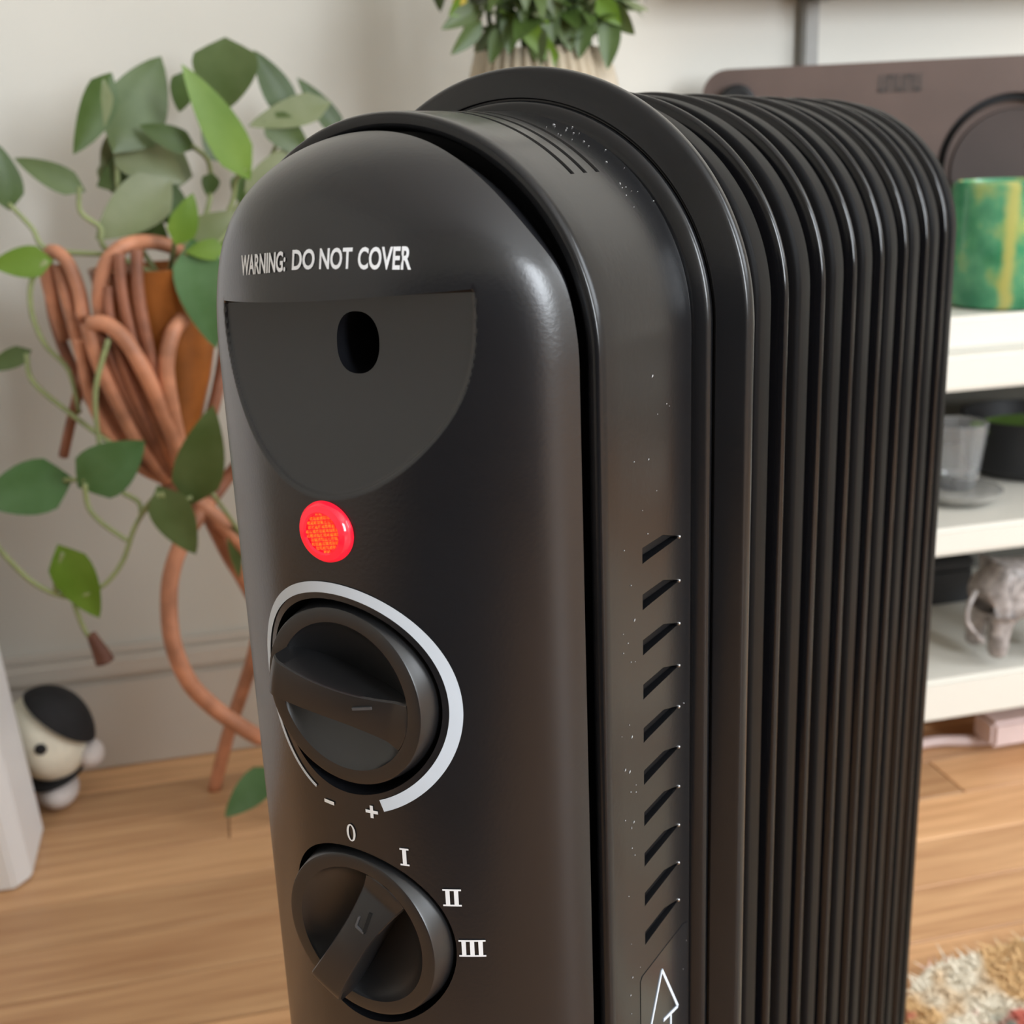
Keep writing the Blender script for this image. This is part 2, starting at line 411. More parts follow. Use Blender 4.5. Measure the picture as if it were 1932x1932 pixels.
for yy in (.0672, .0755, .0838):
    prof = [(.0698, yy-.0004), (.0735, yy-.0021), (.0735, yy+.0021), (.0698, yy+.0010)]
    V = []; Fs = []; n = 40; a0, a1 = math.radians(46), math.radians(134)
    for i in range(n+1):
        a = a0+(a1-a0)*i/n
        for r, y in prof: V.append(HV(r*math.cos(a), y, ZT+r*math.sin(a)))
    for i in range(n):
        for j in range(4): Fs.append((i*4+j, i*4+(j+1) % 4, (i+1)*4+(j+1) % 4, (i+1)*4+j))
    Fs += [(0, 1, 2, 3), tuple(n*4+j for j in range(4))]
    o = mesh('cutter', V, Fs, M_DARK); o.parent = H; cuts.append(o)
bpy.context.view_layer.update()
boolean(shell, cuts)
glint_me = None  # added metal beads stand in for glints at the louvre ends
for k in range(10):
    if glint_me is None:
        bm = bmesh.new(); bmesh.ops.create_icosphere(bm, subdivisions=2, radius=.00075*S); o = bmobj('glint_bead', bm, mat('glint_metal', (.35, .36, .38), .15, metal=1, noise=.05), H); glint_me = o.data
    else: o = bpy.data.objects.new('glint_bead', glint_me); COL.objects.link(o); o.parent = H
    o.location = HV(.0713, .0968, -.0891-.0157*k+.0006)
# black fill added behind the shell, standing in for shade in the slits
V, Fs = sweep([(.030, .050), (.064, .050), (.064, .110), (.030, .110)]); mesh('dark_fill', V, Fs, M_DARK, H)
rs0 = random.Random(11); V = []; Fs = []
for i in range(66):
    if i < 24:
        a = math.radians(rs0.choice([rs0.uniform(24, 80), rs0.gauss(62, 3), rs0.gauss(38, 3)])); y = rs0.uniform(.088, .1065); c = Vector((.0714*math.cos(a), y, ZT+.0714*math.sin(a))); nn = Vector((math.cos(a), 0, math.sin(a)))
    else:
        c = Vector((.0714, rs0.uniform(.050, .104), rs0.uniform(-.27, -.03))); nn = Vector((1, 0, 0))
        if .064 < c.y < .099 and c.z < -.08: c.y = rs0.uniform(.050, .062)
    e = nn.orthogonal().normalized(); g = nn.cross(e); sz = rs0.uniform(.00012, .00030); b = len(V); ln = rs0.choice([1, 1, 1, 2.5])
    for p, q in ((1, 0), (0, 1), (-1, 0), (0, -1)): V.append(HV(*(c+e*p*sz*ln+g*q*sz+nn*.0001)))
    V.append(HV(*(c+nn*.0004))); Fs += [(b, b+1, b+4), (b+1, b+2, b+4), (b+2, b+3, b+4), (b+3, b, b+4)]
mesh('dust', V, Fs, mat('pale_dust', (.42, .42, .42), .9, noise=.1), H, smooth=False, kind='stuff')
# end plate (flange) with a fine groove and a rounded lip
fl = round_prof([(.03, .1120), (.0700, .1120), (.0748, .1150), (.0748, .1180), (.0757, .1180), (.0757, .1163), (.0863, .1215), (.0863, .1265), (.0835, .1275), (.0835, .124), (.03, .124)],
                [0, .0025, .002, .0002, .0002, .0008, .0022, .0018, .0006, .001, 0])
V, Fs = sweep(fl, n_arc=96); mesh('end_plate', V, Fs, M_SHELL, H, auto=40)
# eight fins, each a folded seam edge and a broad oil channel on a recessed web
P0, PP, RFN = .1667, .0466, .0783
p = PP
body = round_prof([(.03, -.44*p), (.058, -.44*p), (.058, -.38*p), (.0735, -.345*p), (.0783, -.30*p), (.0783, .0), (.0725, .05*p), (.058, .06*p), (.03, .06*p)], [0, .001, .001, .003, .002, .0022, .002, .001, 0], 4)
seam = round_prof([(.052, -.76*p), (.074, -.745*p), (.0786, -.725*p), (.0798, -.685*p), (.0786, -.645*p), (.074, -.625*p), (.052, -.61*p)], [0, .002, .0012, .0012, .0012, .002, 0], 3)
body_me = seam_me = None
for k in range(8):
    if body_me is None:
        V, Fs = sweep(body, n_arc=80); o = mesh('fin', V, Fs, M_RIDGE, H, auto=50); body_me = o.data
    else:
        o = bpy.data.objects.new('fin', body_me); COL.objects.link(o); o.parent = H
    o.location = (0, (P0+k*PP)*S, 0)
    if k == 0: continue
    if seam_me is None:
        V, Fs = sweep(seam, n_arc=80); q = mesh('seam_edge', V, Fs, M_SEAM, o, auto=60); seam_me = q.data
    else:
        q = bpy.data.objects.new('seam_edge', seam_me); COL.objects.link(q); q.parent = o
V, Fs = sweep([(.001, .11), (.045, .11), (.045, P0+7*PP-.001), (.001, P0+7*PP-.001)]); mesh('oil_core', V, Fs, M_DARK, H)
# feet with castors
for fy in (.075, P0+6.2*PP):
    bm = bmesh.new(); x0, y0, z0 = HV(-.10, fy-.012, -.656); x1, y1, z1 = HV(.10, fy+.012, -.645)
    bm_box(bm, x0, x1, y0, y1, z0, z1, .003)
    a0 = HV(-.02, fy-.01, -.645); a1 = HV(.02, fy+.01, -.615); bm_box(bm, a0[0], a1[0], a0[1], a1[1], a0[2], a1[2], .001)
    f = bmobj('foot_bar', bm, M_FIN, H)
    for sx in (-1, 1):
        V, Fs = lathe([(.001, -.010), (.0095, -.010), (.0110, -.007), (.0110, .007), (.0095, .010), (.001, .010)], 28)
        c = HV(sx*.088, fy, -.68); V = [(c[0]+z, c[1]+x, c[2]+.0110+y) for x, y, z in V]
        wl = mesh('castor', V, Fs, M_BLACK, f, auto=40)

# dials -------------------------------------------------------------
def dial(cz, ang, y0, mark):
    """ang: direction the pointer shows, radians clockwise from up"""
    R0, RI, RB = .0296, .0246, .0312
    ca, sa = math.cos(pi/2-ang), math.sin(pi/2-ang)     # u axis in (x,z)
    def W(u, v, y): return HV(u*ca-v*sa, y0+y, cz+u*sa+v*ca)
    V = []; Fs = []
    def bar(u):
        t = u/RI; return .0056+.0022*max(t, 0)**2+.0016*t*t
    def barh(u):   # proud of the ring (negative y), tail end tall
        t = u/RI
        if t > .75: return 0
        s = (.75-t)/1.75; h = -.0078*math.sin(min(s*1.2, 1)*pi/2)
        if t < -.80: h *= max(0, 1-((-t-.80)/.20)**2*.35)
        return h
    NU, NVF = 64, 12
    cols = []
    for i in range(NU+1):
        t = -1+2*i/NU; t = math.sin(t*pi/2); u = RI*t
        lim = math.sqrt(max(RI*RI-u*u, 0)); b = min(bar(u), lim*.999+1e-6)
        L = []
        def dep(v):
            d = (lim-abs(v))/(max(RI-.006, 1e-6)); return .0004+.0088*min(1, max(0, d))**.9
        side = []
        for j in range(NVF+1):
            v = lim+(b-lim)*(j/NVF); side.append((v, dep(v) if j else 0.0))
        hb = barh(u)
        side2 = [(b*.97, hb+.0008), (b*.90, hb+.0001), (b*.6, hb-.0001)]
        for v, y in side: L.append((u, -v, y))
        for v, y in side2: L.append((u, -v, y))
        L.append((u, 0, hb-.0002))
        for v, y in reversed(side2): L.append((u, v, y))
        for v, y in reversed(side): L.append((u, v, y))
        c = []
        for q in L: c.append(len(V)); V.append(W(*q))
        cols.append(c)
    for a, b in zip(cols, cols[1:]):
        for j in range(len(a)-1): Fs.append((a[j], a[j+1], b[j+1], b[j]))
    # end caps of the grip (tail)
    # ring and skirt
    n = 96; prof = [(RI-.0002, .0006), (RI, 0), (R0-.0012, -.0002), (R0-.0003, .0001), (R0, .0006), (RB-.0003, .0075), (RB, .010), (RB, .0235), (.005, .0235)]
    base = len(V)
    for r, y in prof:
        for i in range(n):
            a = 2*pi*i/n; V.append(W(r*math.cos(a), r*math.sin(a), y))
    for j in range(len(prof)-1):
        for i in range(n): Fs.append((base+j*n+i, base+j*n+(i+1) % n, base+(j+1)*n+(i+1) % n, base+(j+1)*n+i))
    me = bpy.data.meshes.new('dial'); me.from_pydata(V, [], Fs); me.validate()
    bm = bmesh.new(); bm.from_mesh(me); bmesh.ops.remove_doubles(bm, verts=bm.verts, dist=1e-6); bmesh.ops.recalc_face_normals(bm, faces=bm.faces)
    bm.to_mesh(me); bm.free()
    k = meshobj('dial', me, M_KNOB, H, auto=32)
    k['label'] = mark[0]
    # engraved pointer mark on the grip
    u0 = .0105
    hb = barh(u0)-.0008
    def strip(p, q, wd, m):
        d = Vector((q[0]-p[0], q[1]-p[1])).normalized(); nrm = Vector((-d.y, d.x))*wd
        ps = [(p[0]+nrm.x, p[1]+nrm.y), (q[0]+nrm.x, q[1]+nrm.y), (q[0]-nrm.x, q[1]-nrm.y), (p[0]-nrm.x, p[1]-nrm.y)]
        VV = [W(a, b, barh(a)-.0007) for a, b in ps]+[W(a, b, barh(a)+.0006) for a, b in ps]
        mesh('pointer_mark', VV, [(0, 1, 2, 3), (4, 7, 6, 5), (0, 4, 5, 1), (1, 5, 6, 2), (2, 6, 7, 3), (3, 7, 4, 0)], m, k, smooth=False)
    if mark[1] == 'bar': strip((.0070, .0012), (.0125, -.0036+.007), .00045, M_MARK)
    else:
        strip((.0068, -.0018), (.0135, .0), .0005, M_DARK); strip((.0068, -.0018), (.0068, .0016), .0003, M_MARK); strip((.0068, .0016), (.0100, .0024), .0003, M_MARK)
    return k
dial(KZ[0], math.radians(105), .0010, ('upper black dial turned towards the plus sign', 'bar'))
dial(KZ[1], math.radians(30), 0.0, ('lower black dial turned to the numeral I', 'tri'))

# indicator lamp
il = bpy.data.objects.new('indicator_light', None); COL.objects.link(il); il.parent = H; il.location = HV(.0002, 0, -.0674); il['label'] = 'glowing red indicator lens above the upper dial'
def lathey(prof, n=64):
    V = []; Fs = []
    for r, y in prof:
        for i in range(n):
            a = 2*pi*i/n; V.append((r*S*math.cos(a), y*S, r*S*math.sin(a)))
    for j in range(len(prof)-1):
        for i in range(n): Fs.append((j*n+i, j*n+(i+1) % n, (j+1)*n+(i+1) % n, (j+1)*n+i))
    return V, Fs
V, Fs = lathey([(.0060, -.0020), (.0066, -.0026), (.0084, -.0022), (.0093, -.0010), (.0096, .0010), (.0085, .004), (.002, .004)]); mesh('lens_rim', V, Fs, M_RIM, il, auto=40)
V = []; Fs = []; g = .0013; R = .0063
N = 6
for i in range(-N, N):
    for j in range(-N, N):
        cx, cz = (i+.5)*g, (j+.5)*g
        if math.hypot(cx, cz) > R-.0003: continue
        c, s = math.cos(.18), math.sin(.18); b = len(V)
        for dx, dz, yy in ((-g/2, -g/2, 0), (g/2, -g/2, 0), (g/2, g/2, 0), (-g/2, g/2, 0), (0, 0, -.0007)):
            X, Z = cx+dx*.84, cz+dz*.84; V.append((S*(X*c-Z*s), S*(-.0017+yy), S*(X*s+Z*c)))
        for a in range(4): Fs.append((b+a, b+(a+1) % 4, b+4))
mesh('lens_facets', V, Fs, M_LENS, il, smooth=False, kind='stuff')
V, Fs = lathey([(.0064, -.0014), (.0001, -.0014)], 40); mesh('lens_disc', V, Fs, M_RIM, il)

# printed marks ------------------------------------------------------
LIFT = -.00035
def on_front(x, z, lift=LIFT): return HV(x, bulge(x, z)+lift, z)
def poly_mark(name, polys, material, lab=None, parent=H, sub=.002):
    bm = bmesh.new()
    for P in polys:
        bm.faces.new([bm.verts.new((x, 0, z)) for x, z in P])
    bmesh.ops.triangulate(bm, faces=bm.faces)
    for _ in range(6):
        es = [e for e in bm.edges if e.calc_length() > sub]
        if not es: break
        bmesh.ops.subdivide_edges(bm, edges=es, cuts=1, use_grid_fill=False)
        bmesh.ops.triangulate(bm, faces=bm.faces)
    V = [on_front(v.co.x, v.co.z) for v in bm.verts]; bm.verts.index_update()
    Fs = [tuple(v.index for v in f.verts) for f in bm.faces]; bm.free()
    o = mesh(name, V, Fs, material, parent, smooth=False)
    if lab: o['label'] = lab
    return o
def rect(cx, cz, w, h, rot=0):
    c, s = math.cos(rot), math.sin(rot)
    return [(cx+a*w/2*c-b*h/2*s, cz+a*w/2*s+b*h/2*c) for a, b in ((-1, -1), (1, -1), (1, 1), (-1, 1))]
# temperature ring, thin at minus and broad at plus
V = []; Fs = []; n = 150; kz = -.1213
for i in range(n+1):
    t = i/n; a = math.radians(-158+t*(158+160.5))   # clockwise from up
    ri = .0366-.0022*min(1, t/.45) + .0004*max(0, t-.5)*2
    ro = .0377+.0012*t - .0004*math.sin(pi*t)
    for r in (ri, (ri+ro)/2, ro): V.append(on_front(r*math.sin(a), kz+r*math.cos(a)))
for i in range(n):
    for j in range(2): Fs.append((i*3+j, i*3+j+1, i*3+3+j+1, i*3+3+j))
mesh('temperature_ring', V, Fs, M_PRINT, H)['label'] = 'pale printed ring widening clockwise around the upper dial'
poly_mark('minus_sign', [rect(-.0084, -.1597, .0044, .00125)], M_PRINTW)
poly_mark('plus_sign', [rect(.0086, -.1588, .0044, .0011), rect(.0086, -.1588, .0011, .0044)], M_PRINTW)
def serif_I(cx, cz, h=.0062):
    return [rect(cx, cz, .00125, h), rect(cx, cz+h/2-.0003, .0029, .0006), rect(cx, cz-h/2+.0003, .0029, .0006)]
NR, NC2, DL = .0373, -.2056, .5225
def npos(k): a = k*DL; return NR*math.sin(a), NC2+NR*math.cos(a)
x, z = npos(0)
P = []
for i in range(24):
    a0, a1 = 2*pi*i/24, 2*pi*(i+1)/24
    f = lambda a, k: (x+k[0]*math.cos(a), z+k[1]*math.sin(a))
    P.append([f(a0, (.00175, .0031)), f(a1, (.00175, .0031)), f(a1, (.0009, .0026)), f(a0, (.0009, .0026))])
poly_mark('numeral_zero', P, M_PRINTW)
x, z = npos(1); poly_mark('numeral_one', serif_I(x, z), M_PRINTW)
x, z = npos(2); poly_mark('numeral_two', serif_I(x-.0012, z)+serif_I(x+.0013, z), M_PRINTW)
x, z = npos(3); poly_mark('numeral_three', serif_I(x-.0024, z)+serif_I(x, z)+serif_I(x+.0024, z), M_PRINTW)
# warning text
def text_mesh(s):
    cu = bpy.data.curves.new('t', 'FONT'); cu.body = s; cu.size = 1; cu.offset = .024; cu.resolution_u = 4
    o = bpy.data.objects.new('t', cu); COL.objects.link(o); bpy.context.view_layer.update()
    me = bpy.data.meshes.new_from_object(o.evaluated_get(bpy.context.evaluated_depsgraph_get()))
    V = [tuple(v.co) for v in me.vertices]; Fs = [tuple(p.vertices) for p in me.polygons]
    bpy.data.objects.remove(o); return V, Fs
allV = []; allF = []
for word, x0, x1, zb0, zb1, h0, h1 in (('WARNING:', -.0300, -.0078, .0062, .0084, .0056, .0054), ('DO', -.0052, .0030, .0088, .0092, .0053, .0053),
        ('NOT', .0046, .0148, .0092, .0093, .0054, .0055), ('COVER', .0165, .0308, .0092, .0088, .0056, .0060)):
    V, Fs = text_mesh(word)
    a, b = min(v[0] for v in V), max(v[0] for v in V); c, d = 0, max(v[1] for v in V)
    off = len(allV)
    for v in V:
        t = (v[0]-a)/(b-a); u = v[1]/d
        x = x0+(x1-x0)*t; z = zb0+(zb1-zb0)*t+u*(h0+(h1-h0)*t)
        allV.append(on_front(x, z, -.0003))
    allF += [tuple(i+off for i in f) for f in Fs]
mesh('warning_text', allV, allF, M_PRINTW, H, smooth=False)['label'] = 'white capital lettering WARNING: DO NOT COVER'
# side sticker with its outlined triangle
sx = .0714
def side_prism(name, poly, x0, x1, m, parent):
    n = len(poly); V = [HV(x0, y, z) for y, z in poly]+[HV(x1, y, z) for y, z in poly]
    Fs = [(i, (i+1) % n, n+(i+1) % n, n+i) for i in range(n)]+[tuple(range(n)), tuple(range(n, 2*n))]
    return mesh(name, V, Fs, m, parent, smooth=False)
st = side_prism('warning_sticker', [(.0630, -.36), (.1045, -.36), (.1045, -.2440), (.1010, -.2427), (.0645, -.2412), (.0630, -.2425)], sx-.0001, sx+.0002, M_STICK, H)
st['label'] = 'glossy black warning sticker with an outlined triangle'
def seg(p, q, wd, name='triangle_line'):
    d = Vector((q[0]-p[0], q[1]-p[1])).normalized(); nn = Vector((-d.y, d.x))*wd
    side_prism(name, [(p[0]+nn.x, p[1]+nn.y), (q[0]+nn.x, q[1]+nn.y), (q[0]-nn.x, q[1]-nn.y), (p[0]-nn.x, p[1]-nn.y)], sx+.0002, sx+.0005, M_PRINT, st)
seg((.0808, -.2495), (.0955, -.2755), .0006); seg((.0808, -.2495), (.0660, -.2755), .0006); seg((.0955, -.2755), (.0822, -.2725+.0002), .0006)
seg((.0888, -.2745), (.0888, -.2900), .0006)

# ------------------------------------------------------------------ SHELF UNIT
SF = .94                                                        # its front plane
su = empty('shelf_unit', (.2, SF, 0), label='low white open shelf unit against the wall behind the radiator', cat='shelf')
def L(o): o.location = o.location - su.location; return o
X0, X1 = .30, 1.75
L(box('top_board', X0, X1, SF, YF-.02, .389, .421, M_WHITE, su, bev=.003))
L(box('top_cap', X0+.004, X1, SF+.018, YF-.02, .421, .452, M_WHITE, su, bev=.004))
L(box('shelf_board', X0, X1, SF, YF-.03, .235, .262, M_WHITE, su, bev=.004))
L(box('base_board', X0, X1, SF, YF-.03, .068, .111, M_WHITE, su, bev=.004))
L(box('back_panel', X0+.01, X1-.01, YF-.03, YF-.022, .04, .421, M_BACK, su))
L(box('side_panel', X0, X0+.02, SF+.004, YF-.03, .001, .389, M_WHITE, su, bev=.002))
L(box('side_panel', X1-.02, X1, SF+.004, YF-.03, .001, .389, M_WHITE, su, bev=.002))
L(box('foot', 1.0, 1.03, SF+.05, YF-.05, .001, .068, M_WHITE, su, bev=.002))
TOPZ, MIDZ, BOTZ = .4525, .2625, .1115

# brown board leaning by the wall
P0b = at(1325, 133, Y=1.185); P1b = at(1932, 103, Z=P0b.z)
du = (P1b-P0b); du.z = 0; du.normalize(); dn = Vector((du.y, -du.x, 0))         # dn points to the camera side
bh = P0b.z-TOPZ-.0008
bb = empty('brown_board', (P0b.x, P0b.y, TOPZ+.0008), math.atan2(du.y, du.x), label='big brown round-cornered board with a round recess behind the green glass', cat='board')
def inplane(px, py):
    d = ray(px, py); t = (P0b-CO).dot(dn)/d.dot(dn); p = CO+d*t; q = p-P0b
    return q.dot(du), p.z-TOPZ-.0008
Wd = .50; cr = .024
out = []
for cx, cz, a0 in ((cr, bh-cr, pi/2), (cr*.4, cr*.4, pi), (Wd-cr*.4, cr*.4, 1.5*pi), (Wd-cr, bh-cr, 0)):
    r = cr if cz > bh/2 else cr*.4
    for i in range(7): a = a0+(pi/2)*i/6; out.append((cx+r*math.cos(a), cz+r*math.sin(a)))
bm = bmesh.new(); fv = [bm.verts.new((x, 0, z)) for x, z in out]; f = bm.faces.new(fv)
ex = bmesh.ops.extrude_face_region(bm, geom=[f]); bmesh.ops.translate(bm, verts=[v for v in ex['geom'] if isinstance(v, bmesh.types.BMVert)], vec=(0, .016, 0))
bd = bmobj('board_body', bm, M_BOARD, bb, auto=30)
ccx, ccz = inplane(1905, 312); rx_ = ccx-inplane(1768, 312)[0]
def ycyl(cx, cz, prof, n=64):
    V = []; Fs = []
    for r, y in prof:
        for i in range(n): a = 2*pi*i/n; V.append((cx+r*math.cos(a), y, cz+r*math.sin(a)))
    for j in range(len(prof)-1):
        for i in range(n): Fs.append((j*n+i, j*n+(i+1) % n, (j+1)*n+(i+1) % n, (j+1)*n+i))
    return V, Fs
rr = rx_
V, Fs = ycyl(ccx, ccz, [(.0001, -.02), (rr, -.02), (rr, .009), (.0001, .009)]); cut = mesh('cutter', V, Fs, M_DARK); cut.parent = bb
bpy.context.view_layer.update(); boolean(bd, [cut])
V, Fs = ycyl(ccx, ccz, [(rr, -.0005), (rr, .0085), (rr-.007, .0085), (rr-.007, .0035), (rr-.0065, -.0005)]); mesh('recess_shadow_ring', V, Fs, M_BLACK, bb, auto=40)  # black ring paints in the shadow along the recess edge
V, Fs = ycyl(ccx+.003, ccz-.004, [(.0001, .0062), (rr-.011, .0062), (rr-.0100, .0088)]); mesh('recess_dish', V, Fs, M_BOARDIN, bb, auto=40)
e0 = inplane(1656, 158); e1 = inplane(1740, 155); bm = bmesh.new()
for i in range(5):
    t = (i+.5)/5; cx = e0[0]+(e1[0]-e0[0])*t; cz = e0[1]+(e1[1]-e0[1])*t; wd = (e1[0]-e0[0])/5*.8
    bm_box(bm, cx-wd/2, cx-wd/2+wd*.32, -.0006, .001, cz-.008, cz+.008); bm_box(bm, cx-wd/2, cx+wd/2, -.0006, .001, cz+.0045 if i % 2 else cz-.008, cz+.008 if i % 2 else cz-.0045)
    bm_box(bm, cx+wd/2-wd*.3, cx+wd/2, -.0006, .001, cz-.008, cz+.008)
bmobj('faded_lettering', bm, M_EMB, bb, smooth=False)
kx, kz_ = inplane(1390, 196); V, Fs = ycyl(kx, kz_, [(.0001, -.012), (.014, -.012), (.018, -.008), (.018, .001)], 32); mesh('corner_knob', V, Fs, M_BLACK, bb, auto=40)

# green mottled glass jar
gy = 1.012
gl = at(1806, 470, Y=gy); gb = TOPZ
R_ = .052
gt = at(1870, 347, Y=gy-.06).z-gb
gj = empty('glass_jar', (gl.x+R_, gy, gb), 0, label='green mottled glass jar with a yellow streak on the shelf top', cat='jar')
V, Fs = lathe([(.001, .0005), (R_-.004, .0005), (R_, .004), (R_+.001, gt*.5), (R_, gt-.006), (R_-.002, gt-.001), (R_-.005, gt), (R_-.007, gt-.004), (R_-.006, .008), (.001, .008)], 64)
mesh('jar_body', V, Fs, M_GREEN, gj, auto=50)

# middle shelf: glass tumbler on saucer, black bowl with green leaves
ty = 1.02; tc_ = at(1803, 960, Y=ty)
tx = at(1800, 930, Y=ty).x
tg = empty('glass_tumbler', (tx, ty, MIDZ), label='faceted clear glass tumbler on the middle shelf by the radiator', cat='glass')
th = at(1800, 796, Y=ty).z-MIDZ
V, Fs = lathe([(.001, .0145), (.019, .0145), (.021, .02), (.0275, th-.002), (.027, th), (.0255, th-.002), (.019, .028), (.001, .026)], 12); mesh('tumbler_body', V, Fs, M_GLASS, tg, smooth=False)
sc = empty('glass_saucer', (tx+.004, ty, MIDZ), label='round smoky glass saucer under the clear tumbler', cat='dish')
V, Fs = lathe([(.001, .0004), (.030, .0004), (.041, .008), (.042, .012), (.038, .0135), (.024, .0135), (.001, .0138)], 48)
mesh('saucer_body', V, Fs, mat('smoky_glass', (.40, .39, .36), .15, noise=.15, nscale=60, trans=.3), sc, auto=40)
bw = at(1905, 960, Y=1.07)
bo = empty('plant_bowl', (bw.x+.03, 1.09, MIDZ), label='low black bowl on the middle shelf holding green leaves', cat='bowl')
V, Fs = lathe([(.001, .0004), (.05, .0004), (.062, .01), (.068, .045), (.070, .062), (.066, .062), (.060, .04), (.001, .036)], 40); mesh('bowl_body', V, Fs, M_BLACK, bo, auto=40)

# ---------------- leaves
def leaf_mesh(name, fold=.25, droop=.25, n=10, heart=True):
    V = []; Fs = []
    for i in range(n+1):
        t = i/n
        w_ = (math.sin(pi*t**.62)**.8 if 0 < t < 1 else 0)*.5
        if heart and t < .12: w_ = .28*(t/.12)**.5
        y = t + (0 if not heart else 0)
        z = -droop*t*t
        for s in (-1, -.5, 0, .5, 1):
            yy = y-(.10*abs(s)*(1-t)**3 if heart else 0)
            V.append((s*w_, yy, z+fold*abs(s)*w_*(.9)-.10*(s*w_)**2))
    for i in range(n):
        for j in range(4): a = i*5+j; Fs.append((a, a+1, a+6, a+5))
    return V, Fs
def put_leaf(parent, b, t, width, mk, roll=0, fold=.22, droop=.18, name='leaf', ref=None):
    """leaf from base point b to tip t (world), facing the room"""
    ax = t-b; Ln = ax.length; ay = ax.normalized()
    face = (CO-b).normalized() if ref is None else ref
    face = (face-ay*face.dot(ay)).normalized(); axx = ay.cross(face).normalized()
    c, s = math.cos(roll), math.sin(roll); f2 = face*c+axx*s; x2 = ay.cross(f2)
    V, Fs = leaf_mesh(name, fold, droop)
    o0 = parent.location
    VV = [b-o0 + x2*(v[0]*width) + ay*(v[1]*Ln) + f2*((v[2]+droop*v[1])*min(Ln, width)) for v in V]
    o = mesh(name, VV, Fs, LEAF[mk], parent)
    return o
def px_leaf(parent, base, tip, wpx, mk, Y, dY=0, roll=0, **k):
    b = at(*base, Y=Y); t = at(*tip, Y=Y+dY); width = wpx/F_PX*(b-CO).dot(CF)/max(.35, math.cos(roll))
    return put_leaf(parent, b, t, width, mk, roll, **k)
for i, (bp_, tp_, wpx, mk) in enumerate((((1905, 868), (1828, 800), 34, 'dark'), ((1900, 868), (1850, 838), 30, 'mid'), ((1915, 866), (1945, 800), 40, 'bright'), ((1910, 870), (1960, 842), 34, 'mid'), ((1908, 868), (1890, 790), 34, 'dark'))):
    b = Vector((bo.location.x, bo.location.y, MIDZ+.045)); t = at(*tp_, Y=1.06+.01*i)
    if i == 0:
        pl_ = empty('leaf_sprig', b, label='sprig of green leaves lying in the low black bowl', cat='plant')
    put_leaf(pl_, b, t, .026, mk)
# back things on the shelf
kb = at(1780, 1205, Y=1.12)
bx = empty('black_box', (kb.x-.02, 1.14, BOTZ), label='small black box on the bottom shelf behind the grey elephant', cat='box')
box('box_body', -.06, .045, -.03, .03, 0, .040, M_BLACK, bx, bev=.003); box('box_lid', -.061, .046, -.031, .031, .0405, .052, M_BLACK, bx, bev=.003)

# elephant figurine (one skinned body)
def skinned(name, pts, edges, material, parent, sub=2, smooth=True):
    me = bpy.data.meshes.new(name); me.from_pydata([p[:3] for p in pts], edges, []); o = bpy.data.objects.new(name, me); COL.objects.link(o)
    sk = o.modifiers.new('skin', 'SKIN'); sk.use_smooth_shade = True
    for v, p in zip(me.skin_vertices[0].data, pts): v.radius = (p[3], p[4] if len(p) > 4 else p[3])
    me.skin_vertices[0].data[0].use_root = True
    sb = o.modifiers.new('sub', 'SUBSURF'); sb.levels = sub; sb.render_levels = sub
    bpy.context.view_layer.update()
    m2 = bpy.data.meshes.new_from_object(o.evaluated_get(bpy.context.evaluated_depsgraph_get())); bpy.data.objects.remove(o)
    return meshobj(name, m2, material, parent, smooth)
ey = .972
e_l = at(1808, 1150, Y=ey); eh = at(1880, 1052, Y=ey).z-BOTZ
el = empty('elephant_figurine', (e_l.x+.034, ey, BOTZ), label='carved grey elephant figurine standing on the bottom shelf', cat='figurine')
k = min(eh/.106, .95)
E_ = [(.035, 0, .078, .029), (.008, 0, .076, .027), (-.010, 0, .066, .019), (.070, 0, .080, .027), (.094, 0, .086, .020), (.114, 0, .082, .018),
      (.130, 0, .064, .011), (.138, 0, .044, .008), (.138, 0, .026, .0065), (.144, 0, .014, .005),
      (.002, .016, .050, .013), (-.002, .018, .028, .0105), (-.002, .018, .006, .012),
      (.004, -.016, .050, .013), (.000, -.018, .028, .0105), (.000, -.018, .006, .012),
      (.072, .016, .050, .013), (.076, .018, .028, .0105), (.076, .018, .006, .012),
      (.068, -.016, .050, .013), (.064, -.018, .028, .0105), (.064, -.018, .006, .012)]
E_ = [(a*k, b*k, c*k, r*k) for a, b, c, r in E_]
skinned('elephant_body', E_, [(0, 1), (1, 2), (0, 3), (3, 4), (4, 5), (5, 6), (6, 7), (7, 8), (8, 9), (1, 10), (10, 11), (11, 12), (1, 13), (13, 14), (14, 15), (3, 16), (16, 17), (17, 18), (3, 19), (19, 20), (20, 21)], M_ELEPH, el)
V, Fs = tube([(-.026*k, -.012, .082*k), (-.036*k, -.016, .068*k), (-.037*k, -.018, .052*k), (-.028*k, -.022, .038*k), (-.020*k, -.022, .030*k)], .0028, 8, 5, .002); mesh('tail', V, Fs, M_ELEPH, el)
for s in (-1, 1):
    V = []; Fs = []; 
    for i in range(13):
        a = 2*pi*i/12; V.append(((.098+.017*math.cos(a))*k, s*(.024+.010*abs(math.cos(a)))*k, (.072+.024*math.sin(a))*k))
    V.append((.10*k, s*.028*k, .074*k)); Fs = [(i, i+1, 13) for i in range(12)]
    o = mesh('ear', V, Fs, M_ELEPH, el); so = o.modifiers.new('s', 'SOLIDIFY'); so.thickness = .003

